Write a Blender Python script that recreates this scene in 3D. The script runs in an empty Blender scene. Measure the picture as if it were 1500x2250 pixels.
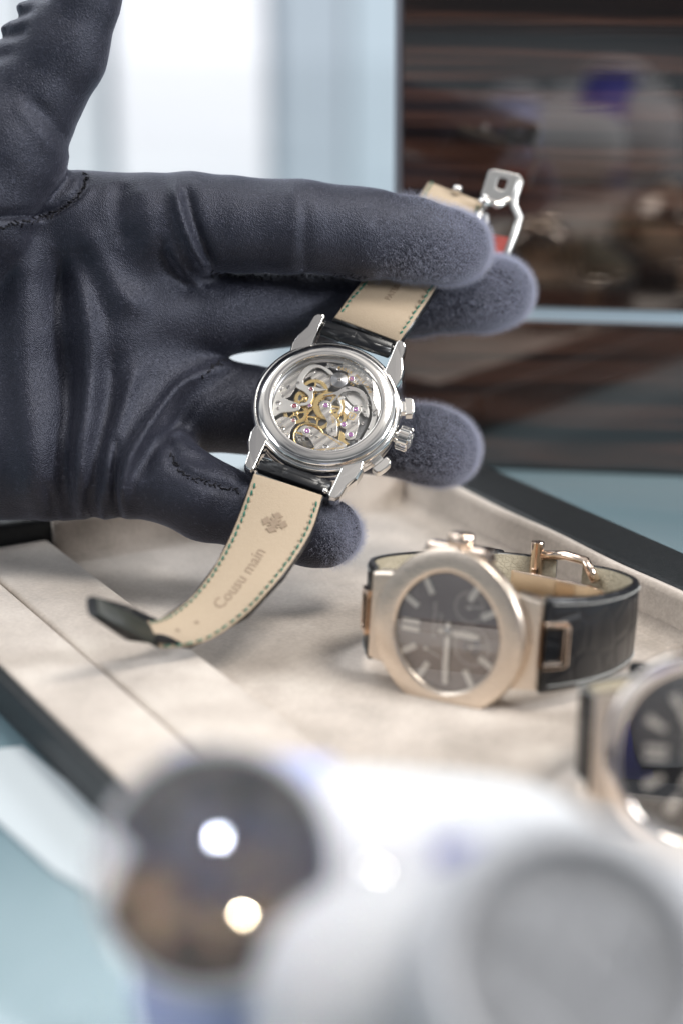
import bpy, bmesh, math, random
import numpy as np
from mathutils import Vector, Matrix
from mathutils.bvhtree import BVHTree
random.seed(7); rng = np.random.default_rng(5)
S = 0.001                       # everything below is written in millimetres
scene = bpy.context.scene
COL = scene.collection
# ------------------------------------------------------------------ camera, world, lamps, exposure
F = 4290.0                      # focal length in photograph pixels
PITCH = math.radians(17.4); H = 182.0
sp, cp = math.sin(PITCH), math.cos(PITCH)
CAM = Vector((0, 0, H)); RGT = Vector((1, 0, 0)); FWD = Vector((0, cp, -sp)); UP = Vector((0, sp, cp))
cd = bpy.data.cameras.new('camera'); co = bpy.data.objects.new('camera', cd); COL.objects.link(co)
co.location = CAM * S; co.rotation_euler = (math.pi / 2 - PITCH, 0, 0)
cd.sensor_fit = 'VERTICAL'; cd.sensor_height = 36.0; cd.lens = F / 2250 * 36
cd.clip_start = 0.01; cd.clip_end = 50
cd.dof.use_dof = True; cd.dof.focus_distance = 0.510
cd.dof.aperture_fstop = (cd.lens / 1000) / 0.0135; cd.dof.aperture_blades = 9
scene.camera = co
scene.render.resolution_x = 682; scene.render.resolution_y = 1024

def cam2w(x, y, Z): return CAM + RGT * x + UP * y + FWD * Z
def P(px, py, Z): return cam2w((px - 750) / F * Z, (1125 - py) / F * Z, Z)

world = bpy.data.worlds.new('World'); scene.world = world; world.use_nodes = True
nt = world.node_tree; nt.nodes.clear()
wo = nt.nodes.new('ShaderNodeOutputWorld'); wb = nt.nodes.new('ShaderNodeBackground')
tc = nt.nodes.new('ShaderNodeTexCoord'); sx = nt.nodes.new('ShaderNodeSeparateXYZ')
nt.links.new(tc.outputs['Generated'], sx.inputs[0])
rv = nt.nodes.new('ShaderNodeValToRGB')            # a pale room: dim floor, brighter ceiling, and a bright band added for reflections
rv.color_ramp.elements[0].position = 0.0; rv.color_ramp.elements[0].color = (.10, .12, .13, 1)
rv.color_ramp.elements[1].position = 1.0; rv.color_ramp.elements[1].color = (1.25, 1.22, 1.2, 1)
for p_, c_ in ((.45, (.16, .18, .2, 1)), (.5, (.5, .54, .6, 1)), (.60, (.62, .67, .74, 1)), (.69, (.22, .25, .28, 1)), (.708, (.5, .55, .6, 1)), (.73, (2.6, 2.7, 2.8, 1)), (.75, (.8, .86, .9, 1)), (.77, (.25, .28, .3, 1)), (.84, (.9, .93, .97, 1))):
    e = rv.color_ramp.elements.new(p_); e.color = c_
mz = nt.nodes.new('ShaderNodeMath'); mz.operation = 'MULTIPLY_ADD'; mz.inputs[1].default_value = .5; mz.inputs[2].default_value = .5
nt.links.new(sx.outputs[2], mz.inputs[0]); nt.links.new(mz.outputs[0], rv.inputs[0])
nx = nt.nodes.new('ShaderNodeTexNoise'); nx.inputs['Scale'].default_value = 2.3; nx.inputs['Detail'].default_value = 1
mpw = nt.nodes.new('ShaderNodeMapping'); mpw.inputs['Scale'].default_value = (1.6, 1.6, .5)
nt.links.new(tc.outputs['Generated'], mpw.inputs[0]); nt.links.new(mpw.outputs[0], nx.inputs['Vector'])
rn = nt.nodes.new('ShaderNodeValToRGB'); rn.color_ramp.elements[0].position = .40; rn.color_ramp.elements[0].color = (.42, .43, .46, 1)
rn.color_ramp.elements[1].position = .56; rn.color_ramp.elements[1].color = (1.35, 1.33, 1.3, 1)
nt.links.new(nx.outputs[0], rn.inputs[0])
mw = nt.nodes.new('ShaderNodeMixRGB'); mw.blend_type = 'MULTIPLY'; mw.inputs[0].default_value = 1
nt.links.new(rv.outputs[0], mw.inputs[1]); nt.links.new(rn.outputs[0], mw.inputs[2])
my = nt.nodes.new('ShaderNodeMath'); my.operation = 'MULTIPLY_ADD'; my.inputs[1].default_value = .5; my.inputs[2].default_value = .5
nt.links.new(sx.outputs[1], my.inputs[0]); ry = nt.nodes.new('ShaderNodeValToRGB')      # the far side of the room, behind the viewer, is dimmer
ry.color_ramp.elements[0].position = .12; ry.color_ramp.elements[0].color = (.5, .49, .49, 1); ry.color_ramp.elements[1].position = .5; ry.color_ramp.elements[1].color = (1, 1, 1, 1)
nt.links.new(my.outputs[0], ry.inputs[0]); mw2 = nt.nodes.new('ShaderNodeMixRGB'); mw2.blend_type = 'MULTIPLY'; mw2.inputs[0].default_value = 1
nt.links.new(mw.outputs[0], mw2.inputs[1]); nt.links.new(ry.outputs[0], mw2.inputs[2])
nt.links.new(mw2.outputs[0], wb.inputs['Color']); wb.inputs['Strength'].default_value = .50
nt.links.new(wb.outputs[0], wo.inputs[0])

def area(name, loc, tgt, size, watts, col=(1, 1, 1), sy=None):
    l = bpy.data.lights.new(name, 'AREA'); l.energy = watts; l.color = col; l.size = size * S
    if sy: l.shape = 'RECTANGLE'; l.size_y = sy * S
    o = bpy.data.objects.new(name, l); COL.objects.link(o); o.location = Vector(loc) * S
    o.rotation_euler = (Vector(tgt) - Vector(loc)).to_track_quat('-Z', 'Y').to_euler(); return o
TG = (0, 480, 40)
area('window_light', (-500, 900, 900), TG, 800, 7.0, (.93, .97, 1))
area('side_light', (620, 250, 330), (60, 500, 90), 150, 3.1, (.97, .98, 1))
area('ceiling_light', (420, 330, 900), TG, 300, 6.0, (1, .96, .9))
area('front_light', (-700, 60, 420), (-60, 500, 110), 320, 1.3, (.95, .97, 1))
# three small ceiling spots, seen as discs in the domed foreground glass
p_ = P(462, 1905, 285); n_ = Vector((-.12, -.78, .62)).normalized(); v_ = (CAM - p_).normalized(); r_ = 2*n_.dot(v_)*n_ - v_
for dx, dz, sz, wt, cl in ((.0, .30, 40, .0013, (.7, .77, 1)), (.0, -.0, 26, .003, (1, .95, .9)), (.22, -.34, 24, .0015, (1, .85, .6))):
    area('spot_lamp', p_ + (r_ + Vector((dx, 0, dz))).normalized()*800, p_, sz, wt, cl).data.spread = math.radians(6)
scene.render.engine = 'CYCLES'
scene.view_settings.view_transform = 'Standard'; scene.view_settings.look = 'None'
scene.view_settings.exposure = 0.18; scene.view_settings.gamma = 1.0; scene.view_settings.use_curve_mapping = False

# ------------------------------------------------------------------ materials
MATS = {}
def mat(name, col, rough=.5, metal=0.0, **kw):
    m = bpy.data.materials.new(name); m.use_nodes = True; b = m.node_tree.nodes['Principled BSDF']
    b.inputs['Base Color'].default_value = (*col, 1); b.inputs['Roughness'].default_value = rough
    b.inputs['Metallic'].default_value = metal
    for k, v in kw.items(): b.inputs[k.replace('_', ' ')].default_value = v
    MATS[name] = m; return m
def nodes(m): return m.node_tree, m.node_tree.nodes['Principled BSDF']
def texco(t, scale=(1, 1, 1), kind='Object', rot=(0, 0, 0)):
    a = t.nodes.new('ShaderNodeTexCoord'); b = t.nodes.new('ShaderNodeMapping')
    b.inputs['Scale'].default_value = scale; b.inputs['Rotation'].default_value = rot
    t.links.new(a.outputs[kind], b.inputs[0]); return b.outputs[0]
def noise(t, vec, scale, detail=3, rough=.6):
    n = t.nodes.new('ShaderNodeTexNoise'); n.inputs['Scale'].default_value = scale
    n.inputs['Detail'].default_value = detail; n.inputs['Roughness'].default_value = rough
    t.links.new(vec, n.inputs['Vector']); return n.outputs[0]
def ramp(t, fac, stops):
    r = t.nodes.new('ShaderNodeValToRGB'); els = r.color_ramp.elements
    els[0].position, els[0].color = stops[0][0], (*stops[0][1], 1)
    els[1].position, els[1].color = stops[-1][0], (*stops[-1][1], 1)
    for p_, c_ in stops[1:-1]:
        e = els.new(p_); e.color = (*c_, 1)
    t.links.new(fac, r.inputs[0]); return r.outputs[0]
def bump(t, b, h, dist, strength=1.0, prev=None):
    n = t.nodes.new('ShaderNodeBump'); n.inputs['Distance'].default_value = dist * S; n.inputs['Strength'].default_value = strength
    t.links.new(h, n.inputs['Height'])
    if prev: t.links.new(prev, n.inputs['Normal'])
    t.links.new(n.outputs[0], b.inputs['Normal']); return n.outputs[0]

def m_glove():
    m = mat('navy_glove_satin', (.022, .024, .037), .49, 0, Sheen_Weight=.4, Sheen_Roughness=.28, Specular_IOR_Level=.62, Specular_Tint=(.78, .82, 1.0, 1))
    t, b = nodes(m); b.inputs['Sheen Tint'].default_value = (.72, .75, .95, 1)
    v = texco(t)
    n1 = noise(t, v, 900, 3, .7); n2 = noise(t, v, 60, 2, .5); n3 = noise(t, v, 2600, 1, .5)
    c = ramp(t, n1, [(.35, (.006, .007, .013)), (.6, (.011, .012, .021)), (.74, (.06, .062, .085))])
    t.links.new(c, b.inputs['Base Color'])
    w = t.nodes.new('ShaderNodeTexWave'); w.inputs['Scale'].default_value = 1100; w.inputs['Distortion'].default_value = 1.2
    w.inputs['Detail'].default_value = 1
    t.links.new(texco(t, rot=(0.3, .6, .5)), w.inputs['Vector'])
    p1 = bump(t, b, n2, .5, .2); p2 = bump(t, b, w.outputs[1], .08, .3, p1); p3 = bump(t, b, n3, .26, .9, p2); return m
m_glove()
t_ = mat('seam_thread', (.006, .006, .01), .9)
def m_leather(name, c0, c1, rough, vor, dist, nb=.1):
    m = mat(name, c0, rough); t, b = nodes(m); v = texco(t)
    n = noise(t, v, vor * .6, 4, .6)
    t.links.new(ramp(t, n, [(.3, c0), (.7, c1)]), b.inputs['Base Color'])
    vo = t.nodes.new('ShaderNodeTexVoronoi'); vo.feature = 'DISTANCE_TO_EDGE'; vo.inputs['Scale'].default_value = vor
    t.links.new(v, vo.inputs['Vector'])
    r = ramp(t, vo.outputs['Distance'], [(0, (0, 0, 0)), (.12, (1, 1, 1))])
    p1 = bump(t, b, r, dist, .6); bump(t, b, n, nb, .6, p1); return m
m_leather('black_tray_leather', (.010, .013, .015), (.018, .021, .023), .42, 900, .10)
m_leather('black_alligator', (.006, .007, .009), (.012, .013, .016), .30, 130, .22, .05)
m_leather('beige_lining', (.44, .345, .245), (.455, .36, .258), .62, 1400, .05, .06)
m_leather('olive_lining', (.30, .265, .19), (.38, .335, .25), .7, 900, .2, .1)
m_leather('grey_cushion_fabric', (.52, .53, .56), (.58, .59, .61), .9, 500, .05)
m_leather('white_cushion_fabric', (.58, .60, .63), (.64, .66, .68), .85, 500, .05)
mat('black_edge', (.012, .012, .014), .55)
mat('dark_tongue', (.022, .026, .022), .5)
mat('burnished_leather', (.29, .215, .15), .6)
mat('periwinkle_leather', (.42, .47, .74), .5)
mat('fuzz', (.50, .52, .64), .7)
mat('frosted_steel', (.52, .53, .56), .6, .5)
mat('bronze_dial', (.24, .17, .11), .5, .3)
mat('green_thread', (.008, .16, .115), .8); mat('grey_thread', (.45, .46, .45), .8); mat('lining_thread', (.62, .52, .38), .8)
def m_suede():
    m = mat('beige_suede', (.66, .55, .46), .95, 0, Sheen_Weight=.5, Sheen_Roughness=.5, Specular_IOR_Level=.1)
    t, b = nodes(m); v = texco(t)
    n1 = noise(t, v, 38, 4, .62); n2 = noise(t, v, 900, 4, .7); n3 = noise(t, v, 150, 3, .6)
    mx = t.nodes.new('ShaderNodeMath'); mx.operation = 'ADD'; t.links.new(n1, mx.inputs[0])
    m2 = t.nodes.new('ShaderNodeMath'); m2.operation = 'MULTIPLY'; m2.inputs[1].default_value = .5; t.links.new(n2, m2.inputs[0])
    t.links.new(m2.outputs[0], mx.inputs[1])
    t.links.new(ramp(t, mx.outputs[0], [(.55, (.40, .345, .295)), (.75, (.53, .46, .40)), (.93, (.64, .57, .50))]), b.inputs['Base Color'])
    p = bump(t, b, n3, .5, .4); bump(t, b, n2, .25, .6, p)
m_suede()
mat('polished_steel', (.90, .88, .85), .12, 1.0)
mat('satin_steel', (.76, .75, .73), .33, 1.0)
mat('dark_steel', (.42, .42, .43), .32, 1.0)
mat('movement_brass', (.95, .72, .34), .25, 1.0)
mat('gilt_engraving', (.72, .48, .16), .35, .6)
mat('grey_engraving', (.28, .27, .26), .5, .3)
mat('violet_jewel', (.40, .10, .42), .08, 0, Coat_Weight=1.0)
mat('ruby_jewel', (.33, .03, .07), .08, 0, Coat_Weight=1.0)
mat('rose_gold_satin', (.79, .685, .58), .32, 1.0)
mat('rose_gold_polished', (.86, .70, .58), .1, 1.0)
mat('pale_gold_polished', (.86, .78, .72), .12, 1.0)
def brushed():
    t, b = nodes(MATS['rose_gold_satin']); n = noise(t, texco(t, (300, 4200, 900)), 1, 2)
    t.links.new(ramp(t, n, [(.3, (.26, .26, .26)), (.7, (.34, .34, .34))]), b.inputs['Roughness']); bump(t, b, n, .012, .4)
brushed()
mat('slot_black', (.01, .01, .01), .4)
mat('lume_white', (.82, .78, .72), .4)
mat('dial_print', (.55, .50, .46), .5)
mat('blue_strap_leather', (.05, .055, .40), .45)
mat('navy_dial_reflection', (.022, .030, .075), .45)
def m_dial_reflection():  # gold reflection painted into the dial colour: brown below, navy above
    t, b = nodes(MATS['navy_dial_reflection']); v = texco(t, (1, 1, 1)); sx_ = t.nodes.new('ShaderNodeSeparateXYZ'); t.links.new(v, sx_.inputs[0])
    a = t.nodes.new('ShaderNodeMath'); a.operation = 'MULTIPLY_ADD'; a.inputs[1].default_value = 28; a.inputs[2].default_value = .12
    t.links.new(sx_.outputs[1], a.inputs[0]); q = t.nodes.new('ShaderNodeMath'); q.operation = 'ADD'
    t.links.new(a.outputs[0], q.inputs[0]); t.links.new(noise(t, v, 90, 2), q.inputs[1])
    t.links.new(ramp(t, q.outputs[0], [(.3, (.05, .035, .03)), (.45, (.34, .23, .14)), (.58, (.10, .08, .09)), (.72, (.06, .07, .14)), (.9, (.035, .038, .05))]), b.inputs['Base Color'])
m_dial_reflection()
mat('silver_dial', (.50, .51, .54), .5)
mat('cabinet_metal', (.42, .42, .47), .3, .8)
mat('pale_metal_trim', (.55, .68, .78), .3, .2)
mat('wall_paint', (.62, .68, .74), .8)
mat('reflection_white', (.50, .55, .58), .5)
mat('red_reflection', (.55, .12, .1), .3)
def m_stripe():
    m = mat('striped_plate', (.80, .77, .73), .2, 1.0); t, b = nodes(m)
    w = t.nodes.new('ShaderNodeTexWave'); w.inputs['Scale'].default_value = 150; w.wave_profile = 'SIN'; w.inputs['Distortion'].default_value = .3
    t.links.new(texco(t, rot=(0, 0, .5)), w.inputs['Vector'])
    t.links.new(ramp(t, w.outputs[1], [(0, (.2, .2, .2)), (1, (.3, .3, .3))]), b.inputs['Roughness'])
    bump(t, b, w.outputs[1], .1, .4)
m_stripe()
def m_dial(name, c0, c1, freq):
    m = mat(name, c0, .3, .35); t, b = nodes(m)
    w = t.nodes.new('ShaderNodeTexWave'); w.inputs['Scale'].default_value = freq; w.bands_direction = 'Y'
    t.links.new(texco(t), w.inputs['Vector'])
    n = noise(t, texco(t), 60, 2)
    t.links.new(ramp(t, n, [(.3, c0), (.7, c1)]), b.inputs['Base Color'])
    bump(t, b, w.outputs[1], .12, .4)
m_dial('brown_dial', (.17, .135, .13), (.23, .19, .18), 520)
m_dial('black_dial', (.025, .027, .032), (.04, .042, .048), 420)
def m_wood():
    m = mat('macassar_wood', (.03, .018, .015), .16, 0, Coat_Weight=1.0, Coat_Roughness=.02, Coat_IOR=2.1, Specular_IOR_Level=.1)
    t, b = nodes(m); v = texco(t, (1.2, 1.2, 46)); v2 = texco(t, (2.5, 2.5, 260))
    n1 = noise(t, v, 2.2, 4, .6); n2 = noise(t, v2, 2.0, 3, .6)
    mx = t.nodes.new('ShaderNodeMath'); mx.operation = 'MULTIPLY_ADD'; mx.inputs[1].default_value = .35
    t.links.new(n2, mx.inputs[0]); t.links.new(n1, mx.inputs[2])
    t.links.new(ramp(t, mx.outputs[0], [(.5, (.006, .005, .005)), (.64, (.014, .008, .007)), (.70, (.080, .036, .024)), (.78, (.010, .007, .006)), (.92, (.12, .058, .038))]), b.inputs['Base Color'])
    pb = bump(t, b, n1, .2, .07); t.links.new(pb, b.inputs['Coat Normal'])
m_wood()
def m_table():
    m = mat('teal_glass_top', (.22, .40, .45), .10, 0, Coat_Weight=1.0, Coat_Roughness=.05, Coat_IOR=2.0)
    t, b = nodes(m); v = texco(t)
    t.links.new(ramp(t, noise(t, v, 5, 1), [(.38, (.17, .26, .30)), (.62, (.40, .51, .55))]), b.inputs['Base Color'])
m_table()
def glass(name, col=(1, 1, 1)):
    m = bpy.data.materials.new(name); m.use_nodes = True; t = m.node_tree; t.nodes.clear()
    o = t.nodes.new('ShaderNodeOutputMaterial'); tr = t.nodes.new('ShaderNodeBsdfTransparent'); g = t.nodes.new('ShaderNodeBsdfGlossy')
    g.inputs['Roughness'].default_value = .02; tr.inputs[0].default_value = (*col, 1)
    fr = t.nodes.new('ShaderNodeLayerWeight'); pw = t.nodes.new('ShaderNodeMath'); pw.operation = 'POWER'; pw.inputs[1].default_value = 4
    ma = t.nodes.new('ShaderNodeMath'); ma.operation = 'MULTIPLY_ADD'; ma.inputs[1].default_value = .6; ma.inputs[2].default_value = .12
    t.links.new(fr.outputs['Facing'], pw.inputs[0]); t.links.new(pw.outputs[0], ma.inputs[0])
    mx = t.nodes.new('ShaderNodeMixShader'); t.links.new(ma.outputs[0], mx.inputs[0]); t.links.new(tr.outputs[0], mx.inputs[1])
    t.links.new(g.outputs[0], mx.inputs[2]); t.links.new(mx.outputs[0], o.inputs[0]); MATS[name] = m
glass('sapphire_crystal', (.98, .98, .98))
def emit(name, col, st):
    m = mat(name, (.08, .09, .1), .6); t, b = nodes(m)
    b.inputs['Emission Color'].default_value = (*col, 1); b.inputs['Emission Strength'].default_value = st
emit('daylit_pane_white', (.93, .95, 1.0), 1.0)
emit('daylit_pane_pale', (.72, .77, .82), .95)
emit('daylit_pane_blue', (.43, .50, .57), .95)
emit('daylit_pane_grey', (.50, .60, .68), .95)

# ------------------------------------------------------------------ object helpers (coordinates in mm)
def tag(o, label=None, cat=None, group=None, kind=None):
    if label: o['label'] = label
    if cat: o['category'] = cat
    if group: o['group'] = group
    if kind: o['kind'] = kind
    return o
def mk(name, V, Fc, material, parent=None, smooth=False, bev=0, seg=2, extra=None):
    me = bpy.data.meshes.new(name); me.from_pydata([tuple(Vector(v) * S) for v in V], [], [tuple(f) for f in Fc])
    me.validate(); bm = bmesh.new(); bm.from_mesh(me); bmesh.ops.recalc_face_normals(bm, faces=bm.faces); bm.to_mesh(me); bm.free()
    o = bpy.data.objects.new(name, me); COL.objects.link(o); o.data.materials.append(MATS[material])
    if extra:
        for e in extra: o.data.materials.append(MATS[e])
    if parent: o.parent = parent
    if smooth:
        for p_ in me.polygons: p_.use_smooth = True
    if bev:
        b = o.modifiers.new('bevel', 'BEVEL'); b.width = bev * S; b.segments = seg; b.limit_method = 'ANGLE'; b.angle_limit = math.radians(40)
        b.harden_normals = False
    return o
def frame(name, origin, X, Y, N, parent=None):
    o = bpy.data.objects.new(name, None); o.empty_display_size = .01; COL.objects.link(o)
    m = Matrix.Identity(4)
    for i, a in enumerate((X, Y, N)):
        for j in range(3): m[j][i] = a[j]
    for j in range(3): m[j][3] = origin[j] * S
    o.matrix_world = m
    return o
def tolocal(o, w):          # world mm -> local mm
    return (o.matrix_world.inverted() @ (Vector(w) * S)) / S
class MB:
    def __init__(s): s.V = []; s.F = []
    def add(s, V, Fc):
        b = len(s.V); s.V += [Vector(v) for v in V]; s.F += [tuple(i + b for i in f) for f in Fc]; return s
    def box(s, x0, x1, y0, y1, z0, z1):
        return s.add([(x, y, z) for z in (z0, z1) for y in (y0, y1) for x in (x0, x1)],
                     [(0, 2, 3, 1), (4, 5, 7, 6), (0, 1, 5, 4), (2, 6, 7, 3), (0, 4, 6, 2), (1, 3, 7, 5)])
    def prism(s, pts, z0, z1):
        n = len(pts); V = [(x, y, z0) for x, y in pts] + [(x, y, z1) for x, y in pts]
        return s.add(V, [tuple(range(n))[::-1], tuple(range(n, 2 * n))] + [(i, (i + 1) % n, n + (i + 1) % n, n + i) for i in range(n)])
    def ring(s, outer, inner, z0, z1):
        n = len(outer); V = [(x, y, z) for z in (z0, z1) for L in (outer, inner) for x, y in L]
        Fc = []
        for i in range(n):
            j = (i + 1) % n
            Fc += [(i, n + i, n + j, j), (2*n + i, 2*n + j, 3*n + j, 3*n + i), (i, j, 2*n + j, 2*n + i), (n + i, 3*n + i, 3*n + j, n + j)]
        return s.add(V, Fc)
    def lathe(s, prof, n=64, c=(0, 0, 0), axis='z', closed=False, rf=None, cap=True):
        V = []
        for r, h in prof:
            for k in range(n):
                a = 2 * math.pi * k / n; rr = r * (rf(a, r, h) if rf else 1); x, y = rr * math.cos(a), rr * math.sin(a)
                V.append((c[0] + x, c[1] + y, c[2] + h) if axis == 'z' else (c[0] + h, c[1] + x, c[2] + y))
        m = len(prof); Fc = []
        for i in range(m - 1 if not closed else m):
            i2 = (i + 1) % m
            for k in range(n): Fc.append((i*n + k, i*n + (k+1) % n, i2*n + (k+1) % n, i2*n + k))
        if not closed and cap:
            if prof[0][0] > 0: Fc.append(tuple(range(n))[::-1])
            if prof[-1][0] > 0: Fc.append(tuple(range((m-1)*n, m*n)))
        return s.add(V, Fc)
    def tube(s, pts, r, n=8, closed=False):
        pts = [Vector(p) for p in pts]; m = len(pts); V = []
        rs = r if isinstance(r, (list, tuple)) else [r] * m
        up = None
        for i, p in enumerate(pts):
            a = pts[i-1] if (i or closed) else p; b = pts[(i+1) % m] if (i < m-1 or closed) else p
            t = (b - a).normalized()
            if up is None: up = t.orthogonal().normalized()
            up = (up - t * up.dot(t)).normalized(); sd = t.cross(up)
            for k in range(n):
                an = 2*math.pi*k/n; V.append(p + (up*math.cos(an) + sd*math.sin(an)) * rs[i])
        Fc = []
        for i in range(m if closed else m-1):
            i2 = (i+1) % m
            for k in range(n): Fc.append((i*n + k, i*n + (k+1) % n, i2*n + (k+1) % n, i2*n + k))
        if not closed: Fc += [tuple(range(n))[::-1], tuple(range((m-1)*n, m*n))]
        return s.add(V, Fc)
    def xf(s, fn): s.V = [Vector(fn(v)) for v in s.V]; return s
    def build(s, name, material, parent=None, smooth=False, bev=0, seg=2): return mk(name, s.V, s.F, material, parent, smooth, bev, seg)
def circ(cx, cy, r, n=32, ry=None): return [(cx + r*math.cos(2*math.pi*k/n), cy + (ry or r)*math.sin(2*math.pi*k/n)) for k in range(n)]
def crom(pts, n=6, closed=True):
    pts = [Vector(p) for p in pts]; m = len(pts); out = []
    rngi = range(m if closed else m-1)
    for i in rngi:
        g = (lambda k: pts[k % m]) if closed else (lambda k: pts[min(max(k, 0), m-1)])
        p0, p1, p2, p3 = g(i-1), g(i), g(i+1), g(i+2)
        for j in range(n):
            t = j/n; out.append(.5*((2*p1) + (p2-p0)*t + (2*p0-5*p1+4*p2-p3)*t*t + (3*p1-p0-3*p2+p3)*t**3))
    if not closed: out.append(pts[-1])
    return out
def text_mesh(body, size, shear=0, bold=0.0, extr=0.0, align='CENTER', spacing=1.0):
    c = bpy.data.curves.new('text', 'FONT'); c.body = body; c.size = size * S; c.shear = shear; c.offset = bold * S
    c.extrude = extr * S; c.align_x = align; c.align_y = 'CENTER'; c.space_character = spacing; c.resolution_u = 2
    o = bpy.data.objects.new('text', c); COL.objects.link(o)
    dg = bpy.context.evaluated_depsgraph_get(); me = o.evaluated_get(dg).to_mesh()
    V = [v.co.copy() / S for v in me.vertices]; Fc = [tuple(p_.vertices) for p_ in me.polygons]
    o.evaluated_get(dg).to_mesh_clear(); bpy.data.objects.remove(o); bpy.data.curves.remove(c)
    return V, Fc

# ------------------------------------------------------------------ setting: table, wall, windows, cabinet
TH = math.radians(29); TA = Vector((-math.sin(TH), math.cos(TH), 0)); TB = Vector((math.cos(TH), math.sin(TH), 0))
t = frame('table', (0, 900, 0), (1, 0, 0), (0, 1, 0), (0, 0, 1))
tag(t, 'broad glossy pale teal glass table under the beige tray', 'table')
MB().box(-1500, 1500, -1300, 1500, -12, 0).build('table_top', 'teal_glass_top', t, bev=2)
for x, y in ((-1350, -1150), (1350, -1150), (-1350, 1350), (1350, 1350)):
    MB().lathe([(25, -720), (25, -12.5)], 24, (x, y, 0)).build('leg', 'cabinet_metal', t, True)
tag(MB().box(-6000, 6000, -4000, 6000, -740, -732).build('floor', 'wall_paint'), kind='structure')
YW = 2700
def wx(px): return (px - 750) / F * (YW * cp + 150 * sp)
tag(MB().box(-4000, 4000, YW + 60, YW + 90, -732, 2400).build('wall', 'wall_paint'), kind='structure')
panes = [(-900, 60, 'daylit_pane_pale', 'wide pale window pane behind the gloved thumb'),
         (60, 225, 'daylit_pane_pale', 'narrow pale blue window pane left of the bright white pane'),
         (238, 590, 'daylit_pane_white', 'bright white daylit window pane above the gloved index finger'),
         (606, 765, 'daylit_pane_blue', 'grey blue window pane right of the bright white pane'),
         (765, 1100, 'daylit_pane_grey', 'pale grey window pane beside the dark wood cabinet')]
for a, b_, m_, lab in panes:
    w = frame('window', (wx((a + b_) / 2), YW, -700), (1, 0, 0), (0, 1, 0), (0, 0, 1))
    tag(w, lab, 'window', 'tall windows behind the hand'); hw = (wx(b_) - wx(a)) / 2
    MB().box(-hw + 4, hw - 4, 20, 30, 0, 2600).build('pane', m_, w)
    MB().box(-hw, -hw + 4, 0, 50, 0, 2600).box(hw - 4, hw, 0, 50, 0, 2600).build('frame', 'wall_paint', w)
# cabinet: right side nearer, so its polished front mirrors the things in the foreground
CR = math.radians(8); CX = Vector((math.cos(CR), -math.sin(CR), 0)); CY = Vector((math.sin(CR), math.cos(CR), 0))
LEAN = math.radians(2.2)
cab = frame('cabinet', (17.8, 632, 0), CX, (CY*math.cos(LEAN) + Vector((0, 0, math.sin(LEAN)))), (Vector((0, 0, 1))*math.cos(LEAN) - CY*math.sin(LEAN)))
tag(cab, 'glossy striped dark ebony wood cabinet behind the tray', 'cabinet')
MB().box(1.5, 420, .5, 128, 55.7, 330).build('cabinet_box', 'macassar_wood', cab, bev=.8)
MB().box(1.5, 420, .5, 128, 1, 51.5).build('drawer', 'macassar_wood', cab, bev=.8)
MB().box(.8, 419, 1.5, 127, 51.5, 55.7).build('trim', 'pale_metal_trim', cab)
MB().box(-.5, 1.4, -.5, 112, 1, 330).build('side_panel', 'cabinet_metal', cab, bev=.4)

# ------------------------------------------------------------------ tray
tray = frame('tray', TA * 370 + TB * 226, TB, TA, (0, 0, 1))
tag(tray, 'beige suede presentation tray with black leather rim lying on the table', 'tray')
ox, oy = 226, 370
def tb(A0, A1, B0, B1, z0, z1): return (B0 - ox, B1 - ox, A0 - oy, A1 - oy, z0, z1)
FZ, RZ, LZ = 3.0, 15.0, 9.0
A0, A1, B0, B1 = 190, 522, 135, 322
m = MB(); m.box(*tb(A1 - 20, A1, B0, B1, .2, RZ)); m.build('far_rim', 'black_tray_leather', tray, True, bev=2.2, seg=4)
m = MB(); m.box(*tb(A0, A1 - 20.2, B1 - 20, B1, .2, RZ)); m.build('side_rim', 'black_tray_leather', tray, True, bev=2.2, seg=4)
MB().box(*tb(A0 + 3, A1 - 20, B0 + 3, B1 - 20, .4, FZ)).build('suede_floor', 'beige_suede', tray)
def wall_strip(p0, p1, inward, name):        # padded suede wall leaning inside the rim
    prof = [(0, FZ + .01), (0, RZ - .5), (-1.6, RZ - .7), (-2.6, RZ - 2.2), (-3.4, FZ + 3), (-5.5, FZ + .8), (-8, FZ + .01)]
    V = []; n = 40
    for i in range(n + 1):
        c = Vector(p0).lerp(Vector(p1), i / n)
        for d, z in prof:
            q = c + Vector(inward) * (-d); V.append((q.x - ox, q.y - oy, z + .25 * math.sin(i * .9) * (1 if z > FZ + 1 else 0)))
    k = len(prof); Fc = [(i*k + j, i*k + j + 1, (i+1)*k + j + 1, (i+1)*k + j) for i in range(n) for j in range(k - 1)]
    Fc += [tuple(range(k)), tuple(range(n*k, n*k + k))[::-1]]
    mk(name, V, Fc, 'beige_suede', tray, True)
wall_strip((B1 - 20.1, A0, 0), (B1 - 20.1, A1 - 20.1, 0), (-1, 0, 0), 'suede_wall')
wall_strip((184, A1 - 20.1, 0), (B1 - 20.1, A1 - 20.1, 0), (0, -1, 0), 'suede_wall')
MB().box(*tb(A0, A1 - 20.5, 138.3, 158.3, 1, LZ)).build('ledge', 'beige_suede', tray, True, bev=1.3, seg=4)
MB().box(*tb(A0, A1 - 20.5, 158.7, 182.5, 1, LZ)).build('ledge', 'beige_suede', tray, True, bev=1.3, seg=4)
MB().box(*tb(A0, A1 - 20.5, B0 - .5, 138, .2, LZ + .4)).build('side_skirt', 'black_tray_leather', tray, True, bev=.8, seg=3)

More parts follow.
